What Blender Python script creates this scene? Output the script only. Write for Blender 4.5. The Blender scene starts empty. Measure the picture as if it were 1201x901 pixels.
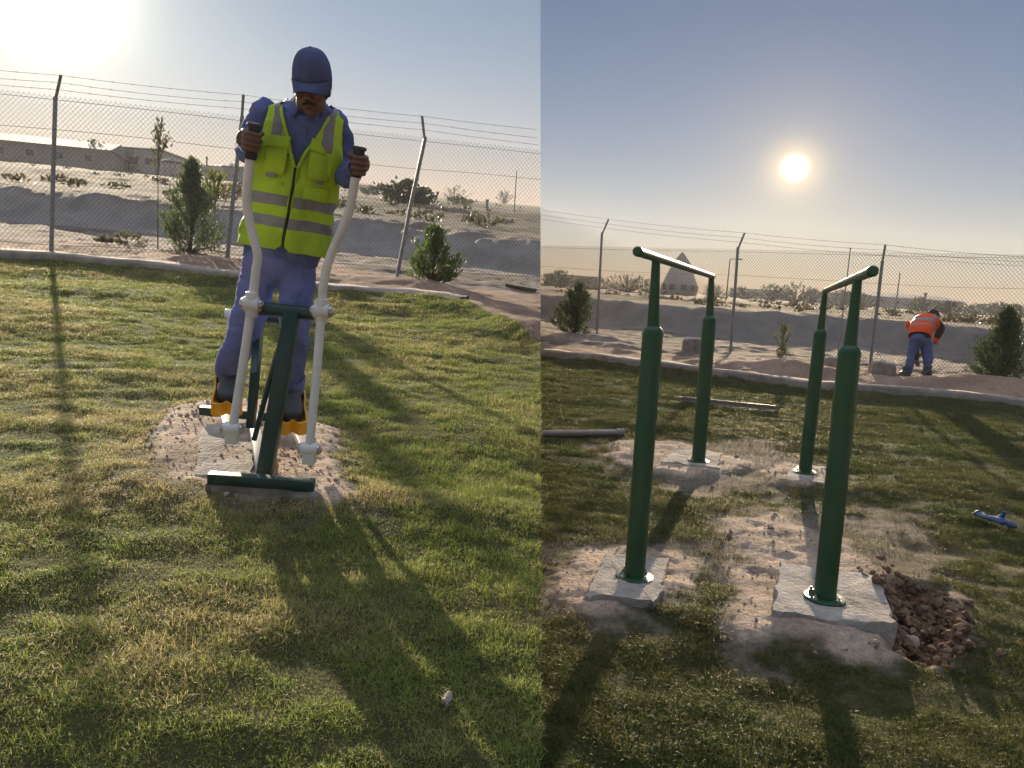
import bpy, bmesh, math, random
import numpy as np
from mathutils import Vector, Matrix
rng = np.random.default_rng(7); random.seed(7)
sc = bpy.context.scene

# ------------------------------------------------------------------ camera
FP = 900.0; W, H = 1201.0, 901.0; CX, CY = 600.5, 450.5
def crow(px, py): return np.array([(px-CX)/FP, -(py-CY)/FP, -1.0])
def nrm(v): v = np.asarray(v, float); return v/np.linalg.norm(v)
def horizon_normal(p, q):
    n = np.cross(crow(*q), crow(*p)); n = nrm(n)
    return n if n[1] > 0 else -n
nR_c = horizon_normal((634, 332.5), (1201, 369))
nL_c = horizon_normal((0, 180), (634, 240))
fwd_c = np.array([0, 0, -1.0])
Zc = nR_c; Yc = nrm(fwd_c-Zc*fwd_c.dot(Zc)); Xc = np.cross(Yc, Zc)
RW = np.array([Xc, Yc, Zc])                 # camera space -> world
CAM = np.array([0, 0, 1.30])
def ray(px, py): return RW @ crow(px, py)
def P(px, py, d): return CAM + ray(px, py)*d
def to_px(p):
    c = RW.T @ (np.asarray(p)-CAM); return CX+FP*c[0]/-c[2], CY-FP*c[1]/-c[2], -c[2]
cd = bpy.data.cameras.new('camera'); cam = bpy.data.objects.new('camera', cd)
sc.collection.objects.link(cam); sc.camera = cam
cd.sensor_width = 36; cd.lens = 36*FP/W; cd.clip_start = 0.05; cd.clip_end = 6000
M4 = Matrix([list(RW[0])+[CAM[0]], list(RW[1])+[CAM[1]], list(RW[2])+[CAM[2]], [0, 0, 0, 1]])
cam.matrix_world = M4
SR = nrm(ray(932, 197)); SL = nrm(ray(55, -22))   # towards each sun
seam_n = nrm(np.cross(ray(634, 900), ray(634, 100)))
if seam_n.dot(ray(1000, 400)) < 0: seam_n = -seam_n   # points to the right-hand plot

# ------------------------------------------------------------------ sky
wd = bpy.data.worlds.new('World'); sc.world = wd; wd.use_nodes = True
nt = wd.node_tree; nt.nodes.clear()
def N(t, **k):
    n = nt.nodes.new(t)
    for a, b in k.items(): setattr(n, a, b)
    return n
def L(a, b): nt.links.new(a, b)
tc = N('ShaderNodeTexCoord')
def vdot(vec):
    n = N('ShaderNodeVectorMath', operation='DOT_PRODUCT'); L(tc.outputs['Generated'], n.inputs[0]); n.inputs[1].default_value = tuple(vec); return n.outputs['Value']
def mth(op, a, b=None):
    n = N('ShaderNodeMath', operation=op)
    for i, v in enumerate((a, b)):
        if v is None: continue
        if isinstance(v, (int, float)): n.inputs[i].default_value = v
        else: L(v, n.inputs[i])
    return n.outputs[0]
def sky_for(S, up, k, warm, ws, wk, glows):
    s = N('ShaderNodeTexSky'); s.sky_type = 'NISHITA'; s.sun_disc = False
    s.sun_elevation = math.asin(S[2]); s.sun_rotation = math.atan2(S[0], S[1])
    s.air_density = 1.0; s.dust_density = 0; s.ozone_density = 1.0; s.altitude = 0
    t = N('ShaderNodeMixRGB', blend_type='MULTIPLY'); t.inputs[0].default_value = 1
    L(s.outputs[0], t.inputs[1]); t.inputs[2].default_value = (*[c*KS*.06/SKY for c in k], 1)
    z = mth('MAXIMUM', vdot(up), 0.0)                       # dusty air low over the horizon
    w = mth('MULTIPLY', mth('POWER', math.e, mth('MULTIPLY', z, -1.0/ws)), wk)
    ad = N('ShaderNodeMixRGB'); L(w, ad.inputs[0]); L(t.outputs[0], ad.inputs[1]); ad.inputs[2].default_value = (*[c*KS/SKY for c in warm], 1)
    hi = N('ShaderNodeMapRange'); hi.interpolation_type = 'SMOOTHSTEP'; hi.inputs[1].default_value = .52; hi.inputs[2].default_value = .95; hi.inputs[3].default_value = 0; hi.inputs[4].default_value = .78*KS/SKY
    L(vdot((0, 0, 1)), hi.inputs[0])                        # added brightness near the zenith, out of view, to lift the ambient fill
    hc = N('ShaderNodeMixRGB', blend_type='MULTIPLY'); hc.inputs[0].default_value = 1; L(hi.outputs[0], hc.inputs[1]); hc.inputs[2].default_value = (.93, .97, 1.08, 1)
    ha = N('ShaderNodeMixRGB', blend_type='ADD'); ha.inputs[0].default_value = 1; L(ad.outputs[0], ha.inputs[1]); L(hc.outputs[0], ha.inputs[2]); cur = ha.outputs[0]
    d = mth('MAXIMUM', vdot(S), 0.0)
    for pw, col in glows:
        g = mth('POWER', d, float(pw))
        m = N('ShaderNodeMixRGB', blend_type='MULTIPLY'); m.inputs[0].default_value = 1
        L(g, m.inputs[1]); m.inputs[2].default_value = (*[c*KS/SKY for c in col], 1)
        a = N('ShaderNodeMixRGB', blend_type='ADD'); a.inputs[0].default_value = 1
        L(cur, a.inputs[1]); L(m.outputs[0], a.inputs[2]); cur = a.outputs[0]
    return cur
SKY = 0.05
EV = 1.45
KS = 2**(.3-EV)
kR = sky_for(SR, (0, 0, 1), (.27, .50, .84), (.46, .27, .15), .08, .88, [(30, (.05, .03, .01)), (250, (.14, .09, .02)), (2500, (.55, .38, .15)), (36000, (24, 20, 14))])
kL = sky_for(SL, RW @ nL_c, (.82, .90, 1.0), (.56, .40, .29), .075, .95, [(10, (.04, .035, .02)), (70, (.30, .26, .15)), (500, (1.2, 1.1, .8))])
side = mth('GREATER_THAN', vdot(seam_n), 0.0)
mx = N('ShaderNodeMixRGB'); L(side, mx.inputs[0]); L(kL, mx.inputs[1]); L(kR, mx.inputs[2])
bg = N('ShaderNodeBackground'); L(mx.outputs[0], bg.inputs[0]); bg.inputs[1].default_value = SKY
wo = N('ShaderNodeOutputWorld'); L(bg.outputs[0], wo.inputs[0])

# ------------------------------------------------------------------ the two suns of the two plots
colL = bpy.data.collections.new('left plot'); colR = bpy.data.collections.new('right plot')
sc.collection.children.link(colL); sc.collection.children.link(colR)
COL = {'L': colL, 'R': colR}
def sun(name, S, strength, colr, coll):
    l = bpy.data.lights.new(name, 'SUN'); l.energy = strength; l.angle = math.radians(.6); l.color = colr
    o = bpy.data.objects.new(name, l); sc.collection.objects.link(o)
    o.rotation_euler = Vector(tuple(S)).to_track_quat('Z', 'Y').to_euler()
    o.light_linking.receiver_collection = coll
    return o
sunL = sun('sun', SL, 5.0, (1, .84, .62), colL)
sunR = sun('sun', SR, 4.4, (1, .78, .52), colR)
sc.view_settings.view_transform = 'Standard'; sc.view_settings.look = 'None'
sc.view_settings.exposure = EV; sc.view_settings.gamma = 1
sc.cycles.max_bounces = 5; sc.cycles.transparent_max_bounces = 8; sc.cycles.use_denoising = True

# ------------------------------------------------------------------ helpers
cur = 'L'
def link(o): COL[cur].objects.link(o); return o
def empty(name, loc):
    o = bpy.data.objects.new(name, None); o.empty_display_size = .1; o.location = tuple(loc); return link(o)
def tag(o, label=None, cat=None, group=None, kind=None):
    if label: o['label'] = label
    if cat: o['category'] = cat
    if group: o['group'] = group
    if kind: o['kind'] = kind
    return o
def thing(name, loc, label, cat, group=None): return tag(empty(name, loc), label, cat, group)
class MB:
    def __init__(s): s.v = []; s.f = []; s.mi = []; s.n = 0
    def add(s, v, f, mi=0):
        v = np.asarray(v, float).reshape(-1, 3); s.v.append(v)
        s.f += [tuple(i+s.n for i in q) for q in f]; s.mi += [mi]*len(f); s.n += len(v); return s
    def box(s, c, sx, sy, sz, ax=None, mi=0):      # ax = 3 axis vectors
        A = np.eye(3) if ax is None else np.asarray(ax, float)
        c = np.asarray(c, float); v = []
        for k in (-1, 1):
            for j in (-1, 1):
                for i in (-1, 1): v.append(c+A[0]*i*sx/2+A[1]*j*sy/2+A[2]*k*sz/2)
        return s.add(v, [(0, 2, 3, 1), (4, 5, 7, 6), (0, 1, 5, 4), (2, 6, 7, 3), (0, 4, 6, 2), (1, 3, 7, 5)], mi)
    def tube(s, pts, rad, seg=12, sq=None, up=None, cap=True, mi=0, n=None):
        # tapered tube through points; sq=(a,b) scales the section; n = superellipse exponent
        pts = [np.asarray(p, float) for p in pts]; m = len(pts)
        rad = [rad]*m if np.isscalar(rad) else rad
        T = [nrm(pts[min(i+1, m-1)]-pts[max(i-1, 0)]) for i in range(m)]
        u = np.array([0, 0, 1.]) if up is None else np.asarray(up, float)
        if abs(T[0].dot(nrm(u))) > .93: u = np.array([1., 0, 0]) if up is None else u
        u = nrm(u-T[0]*u.dot(T[0])); V = []
        for i in range(m):
            u = nrm(u-T[i]*u.dot(T[i])); w = np.cross(T[i], u)
            a, b = (1, 1) if sq is None else (sq[i] if hasattr(sq[0], '__len__') else sq)
            for k in range(seg):
                t = 2*math.pi*(k+.5)/seg; c_, s_ = math.cos(t), math.sin(t)
                if n: c_ = math.copysign(abs(c_)**(2/n), c_); s_ = math.copysign(abs(s_)**(2/n), s_)
                V.append(pts[i]+(u*c_*a+w*s_*b)*rad[i])
        Fc = [(i*seg+k, i*seg+(k+1) % seg, (i+1)*seg+(k+1) % seg, (i+1)*seg+k) for i in range(m-1) for k in range(seg)]
        if cap: Fc += [tuple(range(seg))[::-1], tuple((m-1)*seg+k for k in range(seg))]
        return s.add(V, Fc, mi)
    def rect(s, pts, w, h, up=None, mi=0):   # rectangular bar through points
        pts = [np.asarray(p, float) for p in pts]; m = len(pts); V = []
        u0 = np.array([0, 0, 1.]) if up is None else np.asarray(up, float)
        for i in range(m):
            T = nrm(pts[min(i+1, m-1)]-pts[max(i-1, 0)]); u = nrm(u0-T*u0.dot(T)); q = np.cross(T, u)
            for a, b in ((1, 1), (-1, 1), (-1, -1), (1, -1)): V.append(pts[i]+q*a*w/2+u*b*h/2)
        Fc = [(i*4+k, i*4+(k+1) % 4, i*4+4+(k+1) % 4, i*4+4+k) for i in range(m-1) for k in range(4)]
        Fc += [(3, 2, 1, 0), tuple((m-1)*4+k for k in range(4))]
        return s.add(V, Fc, mi)
    def ell(s, c, r, ax=None, seg=12, rings=8, mi=0):
        A = np.eye(3) if ax is None else np.asarray(ax, float); V = []; c = np.asarray(c, float)
        r = (r, r, r) if np.isscalar(r) else r
        for i in range(rings+1):
            ph = math.pi*i/rings; z = math.cos(ph); q = max(math.sin(ph), 1e-3)
            for k in range(seg):
                t = 2*math.pi*k/seg; V.append(c+A[0]*r[0]*q*math.cos(t)+A[1]*r[1]*q*math.sin(t)+A[2]*r[2]*z)
        Fc = [(i*seg+k, (i+1)*seg+k, (i+1)*seg+(k+1) % seg, i*seg+(k+1) % seg) for i in range(rings) for k in range(seg)]
        Fc += [tuple(range(seg)), tuple(rings*seg+k for k in range(seg))[::-1]]
        return s.add(V, Fc, mi)
    def mesh(s, name, mats, smooth=True):
        me = bpy.data.meshes.new(name)
        me.from_pydata([tuple(v) for v in np.concatenate(s.v)], [], s.f)
        for m in (mats if isinstance(mats, (list, tuple)) else [mats]): me.materials.append(m)
        me.polygons.foreach_set('material_index', s.mi)
        me.polygons.foreach_set('use_smooth', [smooth]*len(s.f)); me.update(); return me
    def build(s, name, mats, parent=None, smooth=True, bevel=0, bseg=2, fix=True):
        me = s.mesh(name, mats, smooth)
        if fix:
            b = bmesh.new(); b.from_mesh(me); bmesh.ops.recalc_face_normals(b, faces=b.faces); b.to_mesh(me); b.free()
        return put(name, me, parent, bevel, bseg, smooth)
def put(name, me, parent=None, bevel=0, bseg=2, smooth=True):
    o = bpy.data.objects.new(name, me); link(o)
    if parent is not None:
        o.parent = parent; o.matrix_parent_inverse = Matrix.Identity(4)
        me.transform(Matrix.Translation(-Vector(world_loc(parent))))
    if smooth and not bevel:
        try: me.set_sharp_from_angle(angle=math.radians(38))
        except Exception: pass
    if bevel:
        m = o.modifiers.new('bev', 'BEVEL'); m.width = bevel; m.segments = bseg; m.limit_method = 'ANGLE'; m.angle_limit = math.radians(35); m.harden_normals = False
    return o
def world_loc(o):
    v = Vector((0, 0, 0))
    while o is not None: v = v+o.location; o = o.parent
    return v
def npmesh(name, v, f, mats, colors=None, smooth=False, parent=None):
    v = np.ascontiguousarray(v, np.float32); f = np.ascontiguousarray(f, np.int32); k = f.shape[1]
    me = bpy.data.meshes.new(name); me.vertices.add(len(v)); me.vertices.foreach_set('co', v.ravel())
    me.loops.add(f.size); me.loops.foreach_set('vertex_index', f.ravel())
    me.polygons.add(len(f)); me.polygons.foreach_set('loop_start', np.arange(0, f.size, k, dtype=np.int32))
    try: me.polygons.foreach_set('loop_total', np.full(len(f), k, np.int32))
    except Exception: pass
    me.polygons.foreach_set('use_smooth', np.full(len(f), smooth))
    if colors is not None:
        at = me.color_attributes.new('Col', 'FLOAT_COLOR', 'POINT')
        c = np.ones((len(v), 4), np.float32); c[:, :3] = colors; at.data.foreach_set('color', c.ravel())
    for m in (mats if isinstance(mats, (list, tuple)) else [mats]): me.materials.append(m)
    me.update(calc_edges=True); me.validate()
    o = bpy.data.objects.new(name, me); link(o)
    if parent is not None:
        o.parent = parent; me.transform(Matrix.Translation(-Vector(world_loc(parent))))
    return o
def segs(A, B, r):   # many thin 3-sided wires
    A = np.asarray(A, float); B = np.asarray(B, float); T = B-A; T /= np.linalg.norm(T, axis=1)[:, None]
    u = np.cross(T, np.array([.3, 1, .2])); u /= np.linalg.norm(u, axis=1)[:, None]; w = np.cross(T, u)
    V = []
    for X in (A, B):
        for k in range(3):
            a = 2*math.pi*k/3; V.append(X+(u*math.cos(a)+w*math.sin(a))*r)
    V = np.stack(V, 1).reshape(-1, 3); n = len(A); b = np.arange(n)[:, None]*6
    F = np.concatenate([b+np.array([[k, (k+1) % 3, 3+(k+1) % 3, 3+k]]) for k in range(3)])
    return V, F
def remesh(mb, vox, smooth=3, name='m', fac=.5):
    me = mb.mesh(name, [])
    b = bmesh.new(); b.from_mesh(me); bmesh.ops.recalc_face_normals(b, faces=b.faces); b.to_mesh(me); b.free()
    o = bpy.data.objects.new('tmp', me); sc.collection.objects.link(o)
    m = o.modifiers.new('r', 'REMESH'); m.mode = 'VOXEL'; m.voxel_size = vox; m.use_smooth_shade = True
    if smooth:
        s = o.modifiers.new('s', 'SMOOTH'); s.iterations = smooth; s.factor = fac
    dg = bpy.context.evaluated_depsgraph_get(); r = bpy.data.meshes.new_from_object(o.evaluated_get(dg))
    bpy.data.objects.remove(o); r.name = name
    r.polygons.foreach_set('use_smooth', [True]*len(r.polygons)); return r
# value noise
_perm = rng.random((256, 256))
def vnoise(x, y):
    xi = np.floor(x).astype(int); yi = np.floor(y).astype(int); fx = x-xi; fy = y-yi
    fx = fx*fx*(3-2*fx); fy = fy*fy*(3-2*fy); g = lambda a, b: _perm[a & 255, b & 255]
    return (g(xi, yi)*(1-fx)+g(xi+1, yi)*fx)*(1-fy)+(g(xi, yi+1)*(1-fx)+g(xi+1, yi+1)*fx)*fy-.5
def fbm(x, y, o=4, g=.5):
    s = 0; a = 1
    for i in range(o): s = s+a*vnoise(x+17.3*i, y-9.1*i); x = x*2.03; y = y*2.03; a *= g
    return s
def sstep(a, b, x): t = np.clip((x-a)/(b-a), 0, 1); return t*t*(3-2*t)
def wr_at(p, amp, sc_=12, stretch=(1, 1, .4), seed=0):
    c = np.asarray(p)[None, :]; x = (c[:, 0]*stretch[0]+c[:, 1]*.7)*sc_+seed; y = (c[:, 2]+c[:, 0]*.35)*sc_/stretch[2]*.5+c[:, 1]*sc_*.5
    return float((fbm(x, y, 3)-np.abs(fbm(x*.7+5, y*.8, 2))*.6)[0])*amp
def mesh_wrinkle(me, amp, sc_=12, stretch=(1, 1, .4), seed=0):
    n = len(me.vertices); c = np.zeros(n*3, np.float32); me.vertices.foreach_get('co', c); c = c.reshape(-1, 3)
    no = np.zeros(n*3, np.float32); me.vertex_normals.foreach_get('vector', no); no = no.reshape(-1, 3)
    x = (c[:, 0]*stretch[0]+c[:, 1]*.7)*sc_+seed; y = (c[:, 2]+c[:, 0]*.35)*sc_/stretch[2]*.5+c[:, 1]*sc_*.5
    d = fbm(x, y, 3)-np.abs(fbm(x*.7+5, y*.8, 2))*.6
    me.vertices.foreach_set('co', (c+no*d[:, None]*amp).ravel()); me.update()

# ------------------------------------------------------------------ materials
def mat(name, col, rough=.7, col2=None, ns=8, bump=0, bs=40, metal=0, vcol=False, transl=0, spec=.5, coat=0, detail=6, mixr=(.35, .65)):
    m = bpy.data.materials.new(name); m.use_nodes = True; t = m.node_tree; nd = t.nodes; bs_ = nd['Principled BSDF']
    bs_.inputs['Roughness'].default_value = rough; bs_.inputs['Metallic'].default_value = metal
    bs_.inputs['Specular IOR Level'].default_value = spec; bs_.inputs['Coat Weight'].default_value = coat
    tcn = nd.new('ShaderNodeTexCoord'); src = None
    if vcol:
        a = nd.new('ShaderNodeVertexColor'); a.layer_name = 'Col'; src = a.outputs[0]
    if col2 is not None:
        n = nd.new('ShaderNodeTexNoise'); n.inputs['Scale'].default_value = ns; n.inputs['Detail'].default_value = detail; n.inputs['Roughness'].default_value = .65
        t.links.new(tcn.outputs['Object'], n.inputs['Vector'])
        r = nd.new('ShaderNodeMapRange'); r.inputs[1].default_value = mixr[0]; r.inputs[2].default_value = mixr[1]; t.links.new(n.outputs[0], r.inputs[0])
        x = nd.new('ShaderNodeMixRGB'); t.links.new(r.outputs[0], x.inputs[0]); x.inputs[1].default_value = (*col, 1); x.inputs[2].default_value = (*col2, 1)
        if src is not None:
            y = nd.new('ShaderNodeMixRGB'); y.blend_type = 'MULTIPLY'; y.inputs[0].default_value = 1; t.links.new(src, y.inputs[1]); t.links.new(x.outputs[0], y.inputs[2]); src = y.outputs[0]
        else: src = x.outputs[0]
    if src is not None: t.links.new(src, bs_.inputs['Base Color'])
    else: bs_.inputs['Base Color'].default_value = (*col, 1)
    if bump:
        n = nd.new('ShaderNodeTexNoise'); n.inputs['Scale'].default_value = bs; n.inputs['Detail'].default_value = 8; n.inputs['Roughness'].default_value = .6
        t.links.new(tcn.outputs['Object'], n.inputs['Vector'])
        b = nd.new('ShaderNodeBump'); b.inputs['Distance'].default_value = bump; b.inputs['Strength'].default_value = 1; t.links.new(n.outputs[0], b.inputs['Height']); t.links.new(b.outputs[0], bs_.inputs['Normal'])
    if transl:
        tr = nd.new('ShaderNodeBsdfTranslucent'); mxs = nd.new('ShaderNodeMixShader'); mxs.inputs[0].default_value = transl
        if src is not None: t.links.new(src, tr.inputs[0])
        else: tr.inputs[0].default_value = (*col, 1)
        t.links.new(bs_.outputs[0], mxs.inputs[1]); t.links.new(tr.outputs[0], mxs.inputs[2]); t.links.new(mxs.outputs[0], nd['Material Output'].inputs[0])
    return m
MT = dict(
    ground=mat('ground_soil', (.72, .72, .73), .95, (1.22, 1.2, 1.16), 38, .02, 55, vcol=True, spec=.15),
    grass=mat('grass_blades', (1, 1, 1), .55, vcol=True, transl=.42, spec=.25),
    leaf=mat('leaf', (1, 1, 1), .5, vcol=True, transl=.35, spec=.4),
    kerb=mat('kerb_concrete', (.42, .36, .31), .95, (.26, .23, .21), 6, .012, 35, spec=.2),
    pad=mat('pad_concrete', (.46, .42, .38), .93, (.25, .225, .20), 8, .014, 45, spec=.2),
    bank=mat('bank_soil', (.34, .26, .19), 1, (.2, .15, .11), 2, .03, 8, spec=.1),
    green=mat('green_paint', (.010, .062, .023), .4, (.016, .08, .032), 9, .0012, 120, spec=.5),
    dgreen=mat('dark_green_paint', (.009, .042, .036), .42, (.015, .055, .047), 6, .0006, 120),
    white=mat('white_paint', (.74, .76, .74), .4, (.6, .62, .6), 8, .0005, 90),
    yellow=mat('yellow_plastic', (.88, .42, .012), .45, (.75, .34, .01), 9),
    black=mat('black_rubber', (.018, .018, .02), .6, (.035, .035, .037), 30, .0008, 200),
    galv=mat('galvanised_steel', (.34, .34, .36), .5, (.22, .22, .24), 15, metal=.35),
    wire=mat('wire', (.13, .125, .12), .55, metal=.3),
    chrome=mat('bolt_steel', (.5, .5, .5), .3, metal=.9),
    skin=mat('skin', (.11, .058, .038), .5, (.14, .075, .05), 25, .0008, 160),
    lips=mat('lips', (.07, .026, .022), .5),
    hair=mat('black_hair', (.012, .01, .01), .8, bump=.001, bs=300),
    shirt=mat('blue_cotton', (.13, .17, .38), .9, (.10, .135, .32), 14, .0025, 220, spec=.15),
    trous=mat('blue_trousers', (.185, .22, .46), .9, (.15, .175, .38), 10, .0025, 220, spec=.15),
    cap=mat('blue_cap_cloth', (.09, .115, .25), .9, (.07, .09, .21), 30, .0016, 300, spec=.15),
    hiviz=mat('hi_vis_yellow', (.56, .80, .06), .75, (.46, .70, .06), 7, .0015, 160, transl=.25, spec=.2),
    hivor=mat('hi_vis_orange', (.95, .12, .03), .75, (.85, .09, .02), 9, transl=.2, spec=.2),
    refl=mat('reflective_tape', (.22, .23, .25), .5, (.17, .175, .19), 20, spec=.5),
    shoe=mat('work_shoe_leather', (.075, .082, .095), .6, (.045, .05, .06), 30, .0015, 120),
    wood=mat('bark', (.12, .085, .055), .9, (.07, .05, .035), 20, .004, 60),
    dark=mat('dark_cloth', (.02, .02, .025), .9),
    trousd=mat('grey_blue_trousers', (.10, .125, .25), .9, (.075, .095, .21), 10, .0015, 220, spec=.15),
    wall=mat('sand_render', (.40, .36, .32), .9, (.32, .29, .26), 1.0),
    wallw=mat('white_render', (.55, .52, .48), .9, (.45, .42, .4), 1.0),
    roof=mat('roof_sheet', (.22, .22, .23), .8, (.16, .16, .17), .7),
    roofr=mat('roof_tile', (.26, .13, .09), .85, (.2, .1, .07), 2),
    glass=mat('window_glass', (.03, .035, .045), .15),
    rock=mat('stone', (.46, .38, .31), .95, (.25, .19, .15), 12, .006, 50, spec=.2),
    clod=mat('earth_clod', (.27, .18, .12), .98, (.13, .085, .058), 20, .008, 60, spec=.1),
    glove=mat('blue_glove_rubber', (.015, .06, .19), .6, (.012, .04, .13), 20, .001, 90),
    glovek=mat('glove_knit', (.10, .16, .24), .9, (.07, .12, .18), 60, .001, 200),
    pipe=mat('pipe_steel', (.17, .16, .15), .5, (.24, .20, .17), 10, metal=.3),
    carw=mat('white_car_paint', (.7, .7, .7), .3),
)
# ------------------------------------------------------------------ the two plots of ground
def plot(n, h):
    n = nrm(n); O = CAM-n*h; F = RW @ fwd_c; A = nrm(F-n*F.dot(n)); B = np.cross(A, n)
    d = nrm(n-seam_n*n.dot(seam_n)); return dict(n=n, O=O, A=A, B=B, d=d, h=h)
PL = {'L': plot(RW @ nL_c, 1.33), 'R': plot(np.array([0, 0, 1.]), 1.30)}
def flat(s, px, py, z=0):
    q = PL[s]; r = ray(px, py); t = -(q['h']-z)/r.dot(q['n']); return CAM+r*t
def two(s, p): q = PL[s]; v = np.asarray(p)-q['O']; return v.dot(q['B']), v.dot(q['A'])
def g2(s, px, py, z=0): return two(s, flat(s, px, py, z))
def poly(s, pts): return np.array([g2(s, *p) for p in pts])
def sdf(poly_, b, a):      # signed distance, negative inside
    x = b.ravel(); y = a.ravel(); d = np.full(x.shape, 1e18); ins = np.zeros(x.shape, bool); n = len(poly_)
    for i in range(n):
        x1, y1 = poly_[i]; x2, y2 = poly_[(i+1) % n]; ex, ey = x2-x1, y2-y1; wx, wy = x-x1, y-y1
        t = np.clip((wx*ex+wy*ey)/(ex*ex+ey*ey+1e-12), 0, 1); d = np.minimum(d, (wx-ex*t)**2+(wy-ey*t)**2)
        c = ((y1 > y) != (y2 > y)) & (x < (x2-x1)*(y-y1)/((y2-y1) if y2 != y1 else 1e-12)+x1); ins ^= c
    d = np.sqrt(d); d[ins] *= -1; return d.reshape(b.shape)
def across(s, pts, b, a):  # signed depth past a polyline given left to right (linear in b, extended)
    q = poly(s, pts); o = np.argsort(q[:, 0]); q = q[o]
    return a-np.interp(b, q[:, 0], q[:, 1])
EDGE = {'L': [(-900, 214), (-300, 276), (0, 305), (110, 315), (200, 324), (290, 337), (390, 350), (480, 357), (545, 367), (590, 388), (640, 414), (700, 446)],
        'R': [(560, 411), (634, 420), (700, 427), (760, 434), (850, 447), (950, 459), (1060, 468), (1130, 474), (1201, 482), (1400, 503), (1800, 540)]}
PEACH = {'L': [(-900, 205), (0, 288), (150, 293), (250, 303), (400, 318), (480, 335), (560, 345), (640, 352), (720, 356)],
         'R': [(560, 402), (634, 408), (850, 425), (1000, 436), (1201, 452), (1800, 500)]}
EMB = {'L': [(-900, 175), (0, 259), (140, 272), (280, 285), (420, 296), (600, 321), (640, 326), (720, 336)],
       'R': [(560, 364), (634, 372), (700, 381), (800, 392), (900, 403), (1050, 412), (1150, 423), (1201, 429), (1800, 470)]}
TILT = {'L': (.56, 1.5), 'R': (.80, 3.2)}
PATCH = {'L': [[(192, 486), (215, 476), (262, 470), (330, 470), (385, 500), (398, 540), (410, 578), (385, 584), (300, 582), (240, 574), (205, 568), (190, 530)]],
         'R': [[(638, 668), (680, 655), (714, 646), (770, 650), (812, 660), (812, 690), (786, 704), (740, 716), (690, 716), (658, 700)],
               [(861, 611), (910, 606), (960, 622), (1003, 655), (1060, 676), (1122, 700), (1122, 772), (1075, 778), (1036, 778), (1000, 782), (965, 768), (876, 755), (848, 725), (848, 700), (872, 660)],
               [(718, 535), (735, 520), (790, 518), (850, 532), (885, 545), (850, 556), (800, 556), (740, 548)],
               [(900, 552), (925, 545), (970, 548), (990, 560), (960, 572), (912, 568)]]}
THIN = {'L': [[(180, 540), (200, 478), (400, 490), (420, 585), (300, 590), (190, 575)]],
        'R': [[(960, 600), (1040, 594), (1085, 604), (1122, 650), (1118, 676), (1060, 676), (990, 650)], [(840, 600), (1000, 590), (1130, 690), (1100, 790), (860, 770), (820, 700)],
              [(700, 520), (880, 510), (960, 540), (1000, 575), (880, 580), (760, 575)], [(640, 640), (820, 636), (840, 720), (700, 740), (600, 700)]]}
HOLE = poly('R', [(1036, 688), (1060, 680), (1100, 692), (1122, 726), (1120, 764), (1080, 772), (1048, 764), (1046, 730)])
MOUND = {'L': [(500, 346, .55, .12), (450, 352, .8, .07), (560, 372, .7, .10), (610, 395, .6, .10), (250, 318, .9, .09), (330, 330, 1.0, .08), (225, 306, .6, .08), (150, 297, .8, .05)],
         'R': [(690, 405, .9, .14), (650, 403, .9, .10), (640, 412, .6, .06), (745, 414, .7, .07), (905, 440, 1.0, .12), (940, 445, .7, .10), (1000, 450, .6, .06), (1110, 462, .6, .09), (1165, 466, .9, .16), (1230, 470, .9, .12), (1058, 446, .35, -.10)]}
MOUND['R'] += [(930, 735, .28, .035), (735, 706, .3, .02)]
MOUND2 = {s: [(*g2(s, m[0], m[1]), m[2], m[3]) for m in MOUND[s]] for s in 'LR'}
PATCH2 = {s: [poly(s, p) for p in PATCH[s]] for s in 'LR'}; THIN2 = {s: [poly(s, p) for p in THIN[s]] for s in 'LR'}
def zones(s, b, a):
    n1 = fbm(b*3, a*3, 4)*.16; n2 = fbm(b*.5+7, a*.5, 4)*1.1+fbm(b*2.1, a*2.1, 3)*.25
    e = across(s, EDGE[s], b, a); pe = across(s, PEACH[s], b, a); em = across(s, EMB[s], b, a)
    pt = np.minimum.reduce([sdf(p, b, a) for p in PATCH2[s]]); th = np.minimum.reduce([sdf(p, b, a) for p in THIN2[s]])
    return e, pe, em+n2, pt+n1*.8+fbm(b*14, a*14, 3)*.05, th+n1*1.6
def height(s, b, a, z=None):
    b = np.asarray(b, float); a = np.asarray(a, float)
    e, pe, em, pt, th = zones(s, b, a) if z is None else z
    near = 1-sstep(-.6, .1, e)
    seed = 0 if s == 'L' else 40
    lawn = fbm(b*.7+seed, a*1.6, 3)*.045-np.abs(fbm(b*1.3+seed, a*3.3, 3))*.02+fbm(b*8, a*9, 3)*.008
    patch = (fbm(b*3+3, a*4, 2)*.018+fbm(b*9+3, a*16, 5, .6)*.012-np.abs(fbm(b*13, a*30, 4))*.012+.008)*(.6 if s == 'L' else 1)
    dirt = fbm(b*1.5, a*2, 5)*.10+np.abs(fbm(b*5, a*5, 4))*.05
    k = sstep(.10, -.08, pt); h = lawn*near*(1-k)+patch*k+k*.012*near
    h = h+dirt*(.6 if s == 'L' else .85)*(1-near)*sstep(60, 15, a)*(1-.85*sstep(-1.5, -.2, em)*sstep(9, 2, em))
    h = h+(1-near)*.05
    for mb, ma, r, hh in MOUND2[s]: h = h+hh*np.exp(-((b-mb)**2*.6+(a-ma)**2*1.4)/r**2)
    H0, wd_ = TILT[s]; h = h+H0*sstep(0, wd_, em)
    h = h+sstep(-.3, .3, em)*sstep(6, 2, em)*fbm(b*1.3+9, a*1.3, 5)*.16+sstep(6, 14, em)*sstep(140, 40, a)*(fbm(b*.35, a*.35, 4)*.22)
    if s == 'R': h = h-.17*sstep(.06, -.10, sdf(HOLE, b, a))
    return h
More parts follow.
